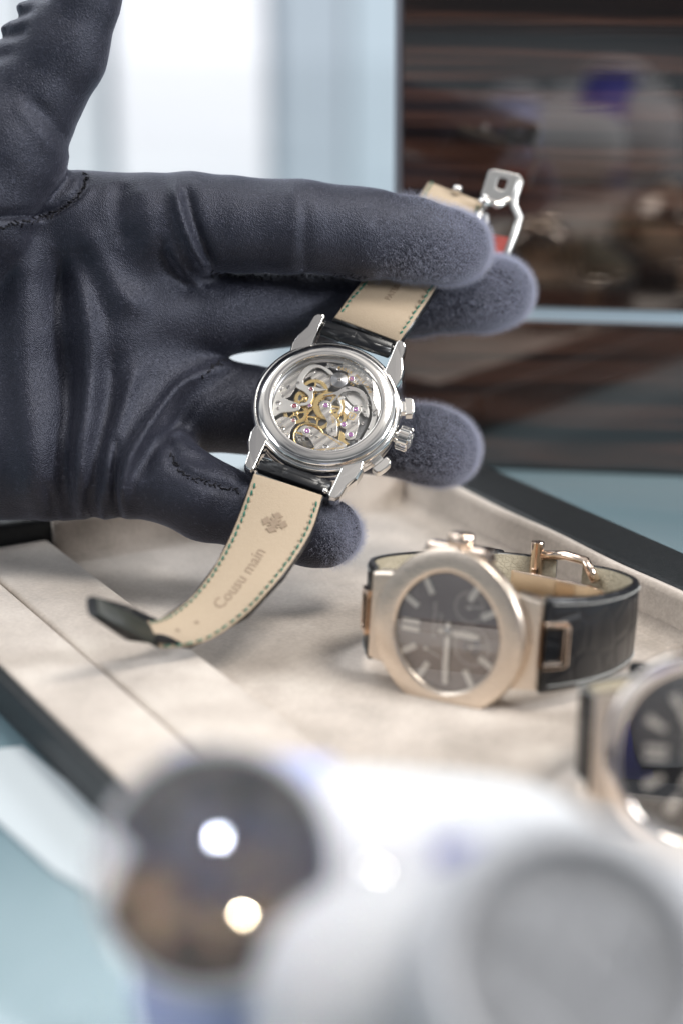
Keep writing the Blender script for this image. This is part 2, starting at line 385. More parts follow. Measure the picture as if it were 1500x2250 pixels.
# ------------------------------------------------------------------ gloved hand: one continuous surface from a distance field
def surface_nets(f, o, h):
    ins = f < 0; nx, ny, nz = f.shape
    cnt = np.zeros((nx-1, ny-1, nz-1), np.float32); pos = np.zeros((nx-1, ny-1, nz-1, 3), np.float32)
    for ax in range(3):
        a = [slice(None)]*3; b = [slice(None)]*3; a[ax] = slice(0, -1); b[ax] = slice(1, None)
        fa, fb = f[tuple(a)], f[tuple(b)]; cr = (ins[tuple(a)] != ins[tuple(b)])
        tt = np.where(cr, fa / np.where(cr, fa - fb, 1), 0).astype(np.float32)
        o1, o2 = [i for i in range(3) if i != ax]
        for d1 in (0, 1):
            for d2 in (0, 1):
                sl = [slice(None)]*3; sl[o1] = slice(d1, f.shape[o1]-1+d1); sl[o2] = slice(d2, f.shape[o2]-1+d2)
                c = cr[tuple(sl)]; cnt += c
                pos[..., ax] += np.where(c, tt[tuple(sl)], 0); pos[..., o1] += c*d1; pos[..., o2] += c*d2
    act = cnt > 0; idx = -np.ones(act.shape, np.int64); idx[act] = np.arange(act.sum())
    ijk = np.argwhere(act); V = (ijk + pos[act] / cnt[act][:, None]) * h + np.array(o)
    quads = []
    for ax in range(3):
        a = [slice(None)]*3; b = [slice(None)]*3; a[ax] = slice(0, -1); b[ax] = slice(1, None)
        cr = (ins[tuple(a)] != ins[tuple(b)]); e = np.argwhere(cr); flip = ins[tuple(a)][cr]
        o1, o2 = (ax+1) % 3, (ax+2) % 3
        ok = (e[:, o1] > 0) & (e[:, o2] > 0) & (e[:, o1] < act.shape[o1]) & (e[:, o2] < act.shape[o2]); e = e[ok]; flip = flip[ok]
        q = []
        for d1, d2 in ((1, 1), (0, 1), (0, 0), (1, 0)):
            k = e.copy(); k[:, o1] -= d1; k[:, o2] -= d2; q.append(idx[k[:, 0], k[:, 1], k[:, 2]])
        q = np.stack(q, 1); q[~flip] = q[~flip][:, ::-1]; quads.append(q)
    return V, np.concatenate(quads)
def smin(a, b, k):
    h = np.clip(.5 + .5*(b-a)/k, 0, 1); return b*(1-h) + a*h - k*h*(1-h)
hv = 0.8
gx = np.arange(-150, 60, hv, np.float32); gy = np.arange(-20, 172, hv, np.float32); gz = np.arange(484, 578, hv, np.float32)
X, Y, Z = np.meshgrid(gx, gy, gz, indexing='ij')
def chain(pts, flat=1.0):
    d = None; pts = [((a-750)/F*z, (1125-b)/F*z, z, r/F*z) for a, b, z, r in pts]
    for (ax, ay, az, ar), (bx, by, bz, br) in zip(pts, pts[1:]):
        vx, vy, vz = bx-ax, by-ay, bz-az; L = vx*vx + vy*vy + vz*vz
        t = np.clip(((X-ax)*vx + (Y-ay)*vy + (Z-az)*vz)/L, 0, 1)
        dd = np.sqrt((X-ax-t*vx)**2 + (Y-ay-t*vy)**2 + ((Z-az-t*vz)*flat)**2) - (ar + (br-ar)*t)
        d = dd if d is None else smin(d, dd, 2.5)
    return d
PX = 750 + F*gx/514; PY = 1125 - F*gy/514
PX2, PY2 = np.meshgrid(PX, PY, indexing='ij')
kf = (np.clip((500 - PX2)/170, 0, 1)*11 + 1.0)[:, :, None].astype(np.float32)
index_ = chain([(-420, 640, 530, 130), (-100, 545, 526, 145), (180, 494, 524, 116), (420, 491, 523, 108), (640, 497, 525, 102), (800, 513, 530, 97), (900, 526, 533, 90), (985, 541, 534, 80), (1003, 545, 534, 73)])
middle = chain([(-420, 740, 530, 140), (-100, 720, 528, 140), (250, 700, 528, 120), (470, 690, 535, 92), (700, 668, 548, 87), (900, 655, 551, 84), (1060, 645, 548, 78), (1096, 641, 547, 73)])
ring_ = chain([(-420, 840, 532, 145), (-100, 880, 530, 150), (250, 870, 530, 125), (440, 885, 535, 105), (620, 912, 541, 95), (800, 950, 543, 86), (940, 978, 540, 84), (968, 987, 539, 81)])
pinky = chain([(-420, 900, 535, 140), (-100, 985, 530, 160), (130, 1000, 526, 142), (330, 1032, 520, 106), (450, 1097, 514, 88), (590, 1143, 511, 78), (700, 1168, 510, 78), (722, 1173, 510, 73)])
thumb = chain([(-200, 560, 515, 200), (-90, 430, 513, 185), (-5, 318, 511, 158), (62, 205, 509, 120), (128, 100, 506, 110), (176, 0, 503, 86), (208, -110, 500, 78), (216, -190, 498, 68)])
hand = smin(index_, middle, kf); hand = smin(hand, ring_, kf); hand = smin(hand, pinky, kf)
hand = smin(hand, thumb, 2.0)
def stroke(pts, w, amp):
    pts = crom([(a, b, 0) for a, b in pts], 6, False); best = np.full(PX2.shape, 1e9, np.float32)
    tt = np.zeros(PX2.shape, np.float32); n = len(pts) - 1
    for i in range(n):
        a, b = pts[i], pts[i+1]; vx, vy = b.x-a.x, b.y-a.y; L = max(vx*vx+vy*vy, 1e-6)
        u = np.clip(((PX2-a.x)*vx + (PY2-a.y)*vy)/L, 0, 1); d = np.hypot(PX2-a.x-u*vx, PY2-a.y-u*vy)
        c = d < best; best = np.where(c, d, best); tt = np.where(c, (i+u)/n, tt)
    taper = np.clip(np.minimum(tt, 1-tt)*5 + .15, 0, 1)
    return amp*np.exp(-(best/w)**2)*taper
D = np.zeros(PX2.shape, np.float32)
for pts, w, a in [
    ([(384, 405), (398, 470), (425, 545), (452, 592)], 10, 1.7), ([(412, 410), (424, 470), (446, 535), (466, 580)], 12, -1.8),
    ([(372, 530), (396, 585), (440, 625), (470, 628)], 11, 1.0), ([(352, 520), (372, 590), (420, 640)], 16, -.9),
    ([(270, 400), (262, 470), (280, 540)], 22, -1.3), ([(320, 410), (325, 480), (345, 560)], 26, .8),
    ([(195, 500), (225, 570), (262, 640), (330, 690)], 26, 1.5), ([(172, 540), (200, 640), (250, 720)], 20, -1.0),
    ([(70, 520), (58, 640), (60, 800), (80, 1000), (70, 1120)], 36, 2.4), ([(128, 545), (132, 700), (150, 880), (146, 1010), (150, 1140)], 26, -3.4),
    ([(176, 560), (196, 700), (200, 850), (184, 1000), (178, 1135)], 24, 2.2), ([(246, 760), (238, 900), (216, 1020), (205, 1140)], 22, -1.8),
    ([(300, 800), (274, 900), (246, 1010), (236, 1140)], 16, 1.4), ([(262, 960), (258, 1050), (256, 1140)], 9, -1.6),
    ([(505, 783), (400, 838), (344, 915), (296, 998), (277, 1070), (278, 1138)], 14, 2.2),
    ([(520, 806), (432, 862), (385, 925), (340, 990), (312, 1060)], 20, -2.6),
    ([(110, 1060), (112, 1160)], 9, -1.2), ([(194, 1070), (192, 1160)], 7, -1.2), ([(226, 1070), (222, 1160)], 7, 1.0),
    ([(373, 985), (396, 1030), (459, 1062), (530, 1080)], 11, -1.2), ([(360, 960), (395, 1000), (470, 1020)], 13, -.9),
    ([(640, 405), (650, 470), (642, 590)], 13, .5), ([(672, 440), (668, 520), (672, 590)], 12, -.45), ([(820, 430), (830, 500)], 14, -.3),
    ([(178, 372), (186, 402), (165, 440), (120, 468), (60, 488), (-20, 502), (-140, 520)], 9, -1.9),
    ([(195, 388), (196, 430), (160, 468), (110, 492), (50, 510)], 10, .8),
    ([(90, 250), (140, 300), (158, 340)], 14, -.7), ([(60, 260), (110, 320), (140, 360)], 14, .5),
    ([(-60, 60), (40, 108), (90, 100)], 14, -1.6), ([(-10, 10), (55, 62), (100, 58)], 12, -1.5), ([(40, -30), (100, 24), (140, 30)], 11, -1.2),
    ([(-30, 80), (30, 88)], 12, 1.2), ([(30, 28), (70, 42)], 12, 1.0), ([(-40, 140), (10, 160), (60, 150)], 14, -.9),
    ([(985, 452), (1030, 490), (1050, 520)], 9, -.5), ([(1090, 575), (1130, 600), (1135, 640)], 8, -.8), ([(1060, 610), (1140, 600)], 9, -.5),
    ([(1000, 918), (1035, 960), (1040, 1010), (1015, 1050)], 8, -.4), ([(860, 1040), (930, 1050), (1000, 1055)], 8, -.7),
    ([(740, 1108), (768, 1150), (770, 1200)], 8, -.5),
]: D += stroke(pts, w, a)
lf = .35*np.sin(PX2/47 + PY2/90) * np.sin(PY2/61 - PX2/130) + .18*np.sin(PX2/19+PY2/31)*np.sin(PY2/23-PX2/55)
front = 1/(1 + np.exp((Z - 524 - np.clip((PX2[:, :, None]-450)/100, 0, 1)*14)/2.5))
hand = hand - (D*1.08 + lf)[:, :, None]*front
hand[0] = hand[-1] = 5; hand[:, 0] = 5; hand[:, -1] = 5; hand[:, :, 0] = 5; hand[:, :, -1] = 5
HV, HQ = surface_nets(hand, (gx[0], gy[0], gz[0]), hv)
R3 = np.array([[1, 0, 0], [0, sp, cp], [0, cp, -sp]])
HW = HV @ R3 + np.array([0, 0, H])
hc = Vector(HW.mean(0))
hand_o = mk('gloved_hand', [Vector(v) - hc for v in HW], HQ.tolist(), 'navy_glove_satin', None, True)
hand_o.location = hc * S
sm = hand_o.modifiers.new('smooth', 'SMOOTH'); sm.factor = .5; sm.iterations = 3
tag(hand_o, 'hand in a dark navy satin glove, palm forward, holding a steel watch', 'hand')
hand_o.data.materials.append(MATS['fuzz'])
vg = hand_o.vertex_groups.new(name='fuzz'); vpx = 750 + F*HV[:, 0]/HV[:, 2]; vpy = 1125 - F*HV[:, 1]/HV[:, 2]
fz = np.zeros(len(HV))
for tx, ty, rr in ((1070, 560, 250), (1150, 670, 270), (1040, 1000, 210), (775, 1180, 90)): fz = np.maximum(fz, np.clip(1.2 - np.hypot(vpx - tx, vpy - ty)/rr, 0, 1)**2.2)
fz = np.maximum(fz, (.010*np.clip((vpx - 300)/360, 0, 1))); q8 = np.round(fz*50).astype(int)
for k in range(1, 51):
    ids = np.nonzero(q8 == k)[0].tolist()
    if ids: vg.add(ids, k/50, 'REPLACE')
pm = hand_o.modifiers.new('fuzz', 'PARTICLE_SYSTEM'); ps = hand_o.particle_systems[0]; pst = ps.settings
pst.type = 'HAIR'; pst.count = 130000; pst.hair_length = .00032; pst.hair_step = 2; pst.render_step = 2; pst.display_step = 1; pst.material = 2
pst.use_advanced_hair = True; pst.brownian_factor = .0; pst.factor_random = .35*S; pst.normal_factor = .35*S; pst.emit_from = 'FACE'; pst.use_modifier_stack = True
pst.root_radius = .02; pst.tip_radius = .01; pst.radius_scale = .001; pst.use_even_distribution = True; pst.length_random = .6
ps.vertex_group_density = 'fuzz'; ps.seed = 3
bvh = BVHTree.FromPolygons([Vector(v) for v in HW], HQ.tolist())
def on_hand(px, py):
    d = (P(px, py, 500) - CAM).normalized(); hit = bvh.ray_cast(CAM, d)
    return hit[0], hit[1]
def seam(pts, step=7, jit=3.0, ln=9, r=.16):
    m = MB(); C = crom([(a, b, 0) for a, b in pts], 14, False); acc = 0; last = C[0]
    for a, b in zip(C, C[1:]):
        acc += (b - a).length
        if acc < step: continue
        acc = 0; tdir = (b - a).normalized(); nd = Vector((-tdir.y, tdir.x, 0))
        for k in range(2):
            q = b + nd*random.uniform(-jit, jit) + tdir*random.uniform(-3, 3)
            e = q + (tdir*random.uniform(.4, 1) + nd*random.uniform(-.9, .9))*ln
            p0, n0 = on_hand(q.x, q.y); p1, n1 = on_hand(e.x, e.y)
            if p0 is None or p1 is None or (p0 - p1).length > 4: continue
            o0 = (CAM - p0).normalized()
            m.tube([p0 + o0*.05 - hc, (p0 + p1)/2 + o0*.35 - hc, p1 + o0*.05 - hc], r, 5)
    if m.V: m.build('seam', 'seam_thread', hand_o, True)
seam([(180, 374), (187, 402), (165, 440), (120, 468), (60, 488), (5, 500)])
seam([(455, 600), (520, 606), (600, 606), (700, 607), (800, 610)], 8, 2.5)
seam([(373, 985), (396, 1036), (459, 1064), (527, 1078)], 8, 3.5)
seam([(440, 840), (480, 800), (520, 790)], 10, 3)
seam([(980, 452), (1022, 478), (1058, 510), (1076, 548)], 8, 1.5, 6, .12)
seam([(1060, 600), (1100, 598), (1150, 606), (1165, 640)], 8, 1.5, 6, .12)
seam([(1000, 1064), (1030, 1040), (1050, 1005)], 7, 1.5, 6, .12)
seam([(760, 1108), (785, 1150), (788, 1185), (770, 1215)], 7, 1.5, 6, .12)

# ------------------------------------------------------------------ the held watch
K = .90; SK = math.sqrt(1 - K*K)
def c2w(v): return RGT*v[0] + UP*v[1] - FWD*v[2]
EX, EY, EN = c2w((1, 0, 0)), c2w((0, K, -SK)), c2w((0, SK, K))
AL = math.radians(-21.5)
WX = EX*math.cos(AL) + EY*math.sin(AL); WY = -EX*math.sin(AL) + EY*math.cos(AL)
W = frame('steel_watch', P(717, 887, 511), WX, WY, EN)
tag(W, 'polished steel watch held in the glove, its glass back showing the gilt movement', 'watch')
ca, sa = math.cos(AL), math.sin(AL)
def rot(x, y): return (x*ca + y*sa, -x*sa + y*ca)
def Lz(zx, zy): return rot((zx - 692)/37.04, -(zy - 673)/37.04/K)      # movement plane
# case
MB().lathe([(17.0, -9.2), (18.6, -8.4), (19.3, -6.9), (19.3, -5.0), (19.0, -4.8), (19.0, -4.3), (19.5, -4.1), (19.7, -3.9), (19.72, -2.3), (19.6, -1.7), (19.35, -1.2), (19.0, -.85),
            (18.6, -.7), (18.45, -.7), (18.4, -.8), (18.3, -1.6), (15.4, -1.6), (15.4, -4.0), (14.9, -4.0), (14.9, -8.9)], 128).build('case', 'polished_steel', W, True)
MB().lathe([(18.35, -1.0), (18.32, -.35), (18.15, -.05), (17.7, .3), (17.0, .62), (16.2, .85), (15.5, .95), (15.2, .98), (14.9, .98), (14.5, .96), (14.36, .9), (14.3, .8), (14.25, .2), (14.2, -1.3), (15.3, -1.5), (18.3, -1.4)], 128, closed=True).build('back_ring', 'polished_steel', W, True)
MB().lathe([(14.8, -1.4), (14.19, -1.42), (14.0, -2.25), (13.9, -2.3), (13.9, -2.6), (14.9, -2.6)], 128, closed=True).build('inner_ring', 'dark_steel', W, True)
MB().lathe([(14.24, .5), (13.6, .72), (11, .95), (7, 1.1), (3, 1.18), (.01, 1.2)], 96, cap=False).build('crystal', 'sapphire_crystal', W, True)
def lug(sxn, syn):
    pts = [(10.25, 13.5), (10.2, 20), (10.1, 24.4), (10.1, 26.0), (10.7, 26.7), (12.3, 26.4), (13.2, 25.4), (13.4, 23.6), (13.7, 21.0), (15.3, 17.6), (15.7, 14.5), (15.2, 11.6)]
    def hb(y): return -.75 + .055*(y - 14)
    V = []; n = len(pts); cx = sum(p_[0] for p_ in pts)/n
    for x, y in pts: V.append((x, y, hb(y) - 4.4 + .06*(y - 14)))
    for x, y in pts: V.append((x, y, hb(y) - .9))
    for x, y in pts: V.append((x + (11.9 - x)*.16 if y > 17 else x + (12.2-x)*.12, y - .4*(y > 25), hb(y)))
    Fc = [tuple(range(n))[::-1], tuple(range(2*n, 3*n))]
    for q in (0, 1): Fc += [(q*n + i, q*n + (i+1) % n, (q+1)*n + (i+1) % n, (q+1)*n + i) for i in range(n)]
    V = [(x*sxn, (y if y < 14 else 14 + (y-14)*.90)*syn, z) for x, y, z in V]
    o = mk('lug', V, Fc, 'polished_steel', W, False, bev=.18, seg=2)
for sxn in (-1, 1):
    for syn in (-1, 1): lug(sxn, syn)
for syn in (-1, 1):      # spring bars
    MB().lathe([(.75, -10.1), (.75, 10.1)], 16, axis='x', c=(0, 0, 0)).xf(lambda v: (v.x, v.y + syn*23.2, v.z - 1.8)).build('spring_bar', 'polished_steel', W, True)
# crown and pushers along +x
def knurl(a, r, h): return 1 + (.035 if r > 2.9 else 0)*(1 if math.sin(a*22) > 0 else -1)
crown = MB().lathe([(1.6, 18.6), (1.6, 20.2), (2.9, 20.2), (3.15, 20.5), (3.15, 23.0), (2.8, 23.5), (2.2, 23.6), (.01, 23.75)], 132, axis='x', rf=knurl).xf(lambda v: (v.x, v.y, v.z - 4.6))
cr_o = crown.build('crown', 'polished_steel', W, False)
def cross_emblem(sc):       # a cross of four flared fleur arms
    m = MB()
    arm = [(.0, 0), (.16, .1), (.14, .55), (.34, .62), (.5, .86), (.3, .86), (.2, 1.0), (.0, 1.15)]
    pts = arm + [(-x, y) for x, y in arm[::-1][1:-1]]
    for k in range(4):
        a = k*math.pi/2; m.prism([((x*math.cos(a) - y*math.sin(a))*sc, (x*math.sin(a) + y*math.cos(a))*sc) for x, y in pts], 0, .12)
    for k in range(4):
        a = math.pi/4 + k*math.pi/2
        m.prism([((x*math.cos(a) - y*math.sin(a))*sc, (x*math.sin(a) + y*math.cos(a))*sc) for x, y in [(-.05, .15), (.05, .15), (.09, .55), (0, .7), (-.09, .55)]], 0, .12)
    return m
cross_emblem(2.1).xf(lambda v: (23.62 + v.z, v.x, v.y - 4.6)).build('crown_emblem', 'satin_steel', W)
for ang in (24.5, -27):
    a = math.radians(ang)
    def f(v, a=a): return (v.x*math.cos(a) - v.y*math.sin(a), v.x*math.sin(a) + v.y*math.cos(a), v.z - 4.6)
    MB().box(18.8, 20.9, -1.6, 1.6, -1.2, 1.2).xf(f).build('pusher_stem', 'polished_steel', W, bev=.2)
    MB().prism([(20.6, -2.6), (22.5, -2.6), (23.0, -1.8), (23.15, 0), (23.0, 1.8), (22.5, 2.6), (20.6, 2.6)], -1.3, 1.3).xf(f).build('pusher', 'polished_steel', W, bev=.35, seg=3)
# movement
mv = MB().lathe([(14.8, -4.2), (14.8, -3.7), (.01, -3.7)], 96).build('movement', 'dark_steel', W, True)
def plate(pts, z, th, material, name='bridge', sm_=5, bev=.14, par=None):
    q = crom([(*Lz(a, b), 0) for a, b in pts], sm_) if sm_ else [Vector((*Lz(a, b), 0)) for a, b in pts]
    return MB().prism([(v.x, v.y) for v in q], z - th, z).build(name, material, par or mv, False, bev=bev, seg=2)
def disc(zx, zy, r, z, th, material, name):
    x, y = Lz(zx, zy); return MB().lathe([(r, z - th), (r, z - .08), (r - .08, z), (.01, z)], 28, (x, y, 0)).build(name, material, mv, False)
def screw(zx, zy, r=.62, z=-1.6):
    x, y = Lz(zx, zy)
    MB().lathe([(r, z - .5), (r, z + .02), (r*.85, z + .1), (.01, z + .1)], 20, (x, y, 0)).build('screw', 'polished_steel', mv, False)
    a = random.uniform(0, 3.1); c, s_ = math.cos(a), math.sin(a)
    MB().box(-r*.9, r*.9, -r*.14, r*.14, z + .08, z + .125).xf(lambda v: (x + v.x*c - v.y*s_, y + v.x*s_ + v.y*c, v.z)).build('screw_slot', 'slot_black', mv)
def jewel(zx, zy, z=-1.6, r=.62, k='violet_jewel'):
    x, y = Lz(zx, zy)
    MB().lathe([(r + .22, z), (r + .2, z + .12), (r, z + .1), (r, z - .1)], 24, (x, y, 0)).build('jewel_setting', 'polished_steel', mv, True)
    MB().lathe([(r, z - .3), (r, z + .05), (r*.35, z + .02), (r*.2, z - .1), (.01, z - .1)], 20, (x, y, 0)).build('jewel', k, mv, True)
def gear(zx, zy, R, z, material='movement_brass', teeth=48, spokes=4, rimw=.75, th=.28, name='gear'):
    x, y = Lz(zx, zy); m = MB(); o_, i_ = [], []
    N = teeth*4
    for k in range(N):
        a = 2*math.pi*k/N; r = R + (.32 if (k % 4) in (1, 2) else 0); o_.append((x + r*math.cos(a), y + r*math.sin(a))); i_.append((x + (R-rimw)*math.cos(a), y + (R-rimw)*math.sin(a)))
    m.ring(o_, i_, z - th, z)
    for k in range(spokes):
        a = 2*math.pi*k/spokes + R; c, s_ = math.cos(a), math.sin(a)
        w_ = .3
        m.add([(x + u*c - v*s_, y + u*s_ + v*c, zz) for zz in (z - th*.9, z - th*.1) for u, v in ((0, -w_), (R - rimw*.9, -w_*.7), (R - rimw*.9, w_*.7), (0, w_))],
              [(0, 3, 2, 1), (4, 5, 6, 7), (0, 1, 5, 4), (1, 2, 6, 5), (2, 3, 7, 6), (3, 0, 4, 7)])
    m.build(name, material, mv)
    MB().lathe([(.85, z - .6), (.85, z + .05), (.25, z + .12), (.01, z + .12)], 20, (x, y, 0)).build('gear_hub', material, mv, True)
# base layers
plate([(700, 215), (860, 260), (1010, 330), (1120, 470), (1190, 640), (1170, 820), (1090, 960), (1000, 1040), (1080, 900), (1130, 760), (1120, 600), (1040, 440), (900, 320), (740, 270)], -2.2, .9, 'satin_steel', 'bridge', 4)
plate([(190, 520), (260, 400), (360, 300), (470, 250), (600, 235), (560, 330), (420, 420), (330, 560), (240, 560)], -2.6, .8, 'striped_plate')
plate([(560, 290), (680, 300), (760, 380), (700, 480), (600, 440), (540, 370)], -2.7, .6, 'striped_plate')
plate([(880, 520), (1000, 520), (1090, 620), (1100, 760), (1020, 700), (960, 620)], -2.8, .5, 'satin_steel')
plate([(180, 830), (250, 770), (330, 770), (400, 820), (350, 900), (330, 1000), (270, 1020), (200, 930)], -2.0, .9, 'striped_plate')
# gear train
gear(575, 500, 3.4, -2.45, teeth=54); gear(480, 580, 2.5, -2.3, teeth=40); gear(395, 720, 3.0, -2.4, teeth=48, spokes=5); gear(610, 760, 3.4, -2.75, teeth=70)
gear(715, 655, 4.0, -2.1, teeth=80, spokes=5, rimw=1.15); gear(790, 760, 2.5, -2.7, teeth=44)
x, y = Lz(520, 960)                                              # balance wheel
MB().lathe([(4.1, -2.3), (4.1, -1.95), (3.65, -1.95), (3.65, -2.3)], 64, (x, y, 0), closed=True).build('balance_wheel', 'movement_brass', mv, True)
MB().box(x - 3.7, x + 3.7, y - .25, y + .25, -2.25, -2.05).build('balance_arm', 'movement_brass', mv)
m = MB(); m.tube([(x + (1 + k*.013)*math.cos(k*.35), y + (1 + k*.013)*math.sin(k*.35), -2.5) for k in range(150)], .05, 5); m.build('hairspring', 'dark_steel', mv, True)
# column wheel cap
x, y = Lz(815, 405); MB().lathe([(2.35, -2.4), (2.35, -1.55), (2.2, -1.4), (.9, -1.4), (.85, -1.35), (.01, -1.35)], 48, (x, y, 0)).build('column_wheel_cap', 'dark_steel', mv, True); screw(815, 405, .55, -1.4)
# levers
plate([(165, 690), (215, 520), (300, 590), (380, 620), (435, 650), (430, 700), (370, 720), (260, 730), (180, 770)], -1.75, .5, 'satin_steel', 'lever')
plate([(400, 420), (440, 330), (520, 255), (620, 250), (720, 300), (760, 350), (730, 350), (640, 285), (560, 290), (480, 370), (470, 440), (520, 470), (570, 470), (640, 490), (700, 500), (620, 520), (565, 520), (560, 590), (520, 650), (440, 665), (440, 640), (500, 625), (520, 570), (470, 520), (400, 480)], -1.55, .45, 'satin_steel', 'lever', 4)
plate([(660, 560), (760, 530), (800, 515), (860, 480), (920, 470), (1000, 490), (1060, 540), (1100, 640), (1080, 640), (1030, 560), (960, 515), (880, 520), (830, 550), (790, 590), (745, 640), (735, 628), (790, 555)], -1.5, .4, 'polished_steel', 'lever', 4)
plate([(880, 560), (960, 620), (990, 660), (960, 660), (900, 600)], -1.9, .4, 'satin_steel', 'lever', 4)
plate([(800, 580), (850, 560), (870, 580), (830, 610), (845, 680), (820, 740), (800, 730), (825, 680), (810, 620)], -1.9, .4, 'satin_steel', 'lever', 4)
# bridges on top
plate([(625, 650), (645, 615), (690, 605), (735, 630), (742, 680), (735, 730), (790, 800), (800, 880), (790, 970), (695, 925), (700, 820), (640, 720)], -1.6, .8, 'striped_plate')
plate([(920, 690), (950, 660), (1000, 655), (1030, 700), (1000, 770), (1005, 850), (985, 920), (960, 990), (900, 1000), (865, 960), (880, 900), (840, 880), (830, 845), (860, 820), (900, 800)], -1.6, .8, 'striped_plate')
plate([(445, 890), (480, 862), (560, 870), (640, 920), (760, 975), (890, 1060), (760, 1110), (610, 1130), (570, 1060), (530, 990), (470, 950)], -1.6, .8, 'striped_plate')
plate([(855, 225), (960, 245), (1060, 320), (1130, 400), (1185, 490), (1120, 480), (1040, 450), (990, 450), (940, 430), (890, 400), (900, 330), (860, 280)], -1.6, .8, 'striped_plate')
plate([(820, 900), (860, 925), (870, 990), (915, 1035), (880, 1050), (805, 1000)], -2.0, .6, 'movement_brass', 'bridge', 0)
for a in ((685, 660), (975, 700), (858, 850), (925, 950), (935, 392)): jewel(*a)
jewel(507, 912, -1.6, .66); jewel(380, 662, -1.75, .6, 'ruby_jewel'); jewel(541, 497, -1.55, .5, 'ruby_jewel'); jewel(372, 803, -2.0, .45, 'ruby_jewel'); jewel(528, 650, -2.2, .4, 'violet_jewel')
for a in ((945, 835, .62), (745, 905, .62), (686, 1058, .8), (598, 976, .45), (998, 422, .5), (895, 490, .55), (1155, 722, .75), (222, 630, .7, -1.75), (222, 690, .5, -1.75), (270, 565, .48, -1.75),
          (262, 878, .78, -1.98), (585, 385, .62, -2.65), (322, 458, .7, -2.55), (415, 435, .5, -1.5), (1040, 820, .5, -2.6), (820, 270, .9, -2.1), (470, 975, .5, -2.2), (435, 950, .5, -2.2), (550, 945, .5)):
    screw(a[0], a[1], a[2], a[3] if len(a) > 3 else -1.6)
disc(1095, 885, .3, -2.15, .1, 'slot_black', 'hole')
for a, b, r in ((700, 260, .5), (760, 250, .35), (250, 480, .4), (640, 1080, .3), (1010, 1000, .5), (1060, 690, .45), (1030, 640, .35), (1065, 745, .4)): disc(a, b, r, -2.2, .4, 'polished_steel', 'pin')
for k in range(16):
    a = random.uniform(.2, 1.3); x, y = 12.2*math.cos(a), 10*math.sin(a)
    MB().tube([(x, y, -2.5), (x + random.uniform(-1, 1), y + random.uniform(-1, 1), -2.3)], .13, 6).build('spring', 'satin_steel', mv, True) if k < 8 else None
def mtext(body, size, zx, zy, ang, material, z=-1.56, bold=.01, shear=0):
    V, Fc = text_mesh(body, size, bold=bold, shear=shear); a = math.radians(ang); cx, cy = Lz(zx, zy); c, s_ = math.cos(a), math.sin(a)
    mk('engraving', [(cx + v.x*c - v.y*s_, cy + v.x*s_ + v.y*c, z) for v in V], Fc, material, mv)
def arc_text(body, size, R, a0, step, material, z=-1.56):
    for i, ch in enumerate(body):
        if ch == ' ': continue
        a = a0 - i*step; V, Fc = text_mesh(ch, size, bold=.015); c, s_ = math.cos(a - math.pi/2), math.sin(a - math.pi/2)
        yield [(R*math.cos(a) + v.x*c - v.y*s_, R*math.sin(a) + v.x*s_ + v.y*c, z) for v in V], Fc
def arc(body, size, R, zc, step):
    x, y = Lz(*zc); a = math.atan2(y, x); n = len(body); mm = MB()
    for V, Fc in arc_text(body, size, R, a + step*(n-1)/2, step, 'x'): mm.add(V, Fc)
    mm.build('engraving', 'gilt_engraving', mv)
arc('PATEK PHILIPPE', 1.2, 12.1, (1020, 350), .072)
arc('GENEVE', .9, 10.6, (985, 345), .072); arc('SWISS', .8, 9.4, (960, 370), .075)
mtext('7542007', 1.0, 708, 800, -56, 'grey_engraving'); mtext('29-535', .9, 752, 795, -56, 'gilt_engraving')
x, y = Lz(935, 768)
MB().ring([(x + 1.0*a, y + 1.0*b) for a, b in ((-1, -1), (.75, -1), (1, -.75), (1, 1), (-.75, 1), (-1, .75))], [(x + .8*a, y + .8*b) for a, b in ((-1, -1), (.75, -1), (1, -.75), (1, 1), (-.75, 1), (-1, .75))], -1.6, -1.55).build('hallmark', 'gilt_engraving', mv)
mtext('P', 1.2, 935, 768, 15, 'gilt_engraving', bold=.03)
mtext('TWENTY NINE 29 JEWELS', .62, 735, 985, -14, 'gilt_engraving'); mtext('ADJUSTED TO HEAT COLD', .6, 722, 1092, 28, 'gilt_engraving')

# ribbons for the strap ----------------------------------------------------------------
class Ribbon:
    def __init__(s, sts, tr=None):
        s.L = crom([P(*a) for a, b in sts], 10, False); s.R = crom([P(*b) for a, b in sts], 10, False)
        if tr: s.L = [tr(v) for v in s.L]; s.R = [tr(v) for v in s.R]
        C = [(a + b)/2 for a, b in zip(s.L, s.R)]; s.C = C; s.cum = [0]
        for a, b in zip(C, C[1:]): s.cum.append(s.cum[-1] + (b - a).length)
        s.len = s.cum[-1]; s.sign = 1
    def at(s, d):
        d = min(max(d, 0), s.len - 1e-4); i = 0
        while s.cum[i+1] < d: i += 1
        f = (d - s.cum[i])/(s.cum[i+1] - s.cum[i]); L = s.L[i].lerp(s.L[i+1], f); R = s.R[i].lerp(s.R[i+1], f)
        j = max(0, min(i - (f < .5), len(s.C) - 2)); tg = (s.C[min(i+2, len(s.C)-1)] - s.C[max(i-1, 0)]).normalized()
        n = (R - L).cross(tg).normalized()*s.sign; return L, R, n
    def pt(s, d, u, h=0):       # u -1..1 across, h towards the viewer
        L, R, n = s.at(d); return L.lerp(R, (u+1)/2) + n*(h)
def Wl(v): return tolocal(W, v)
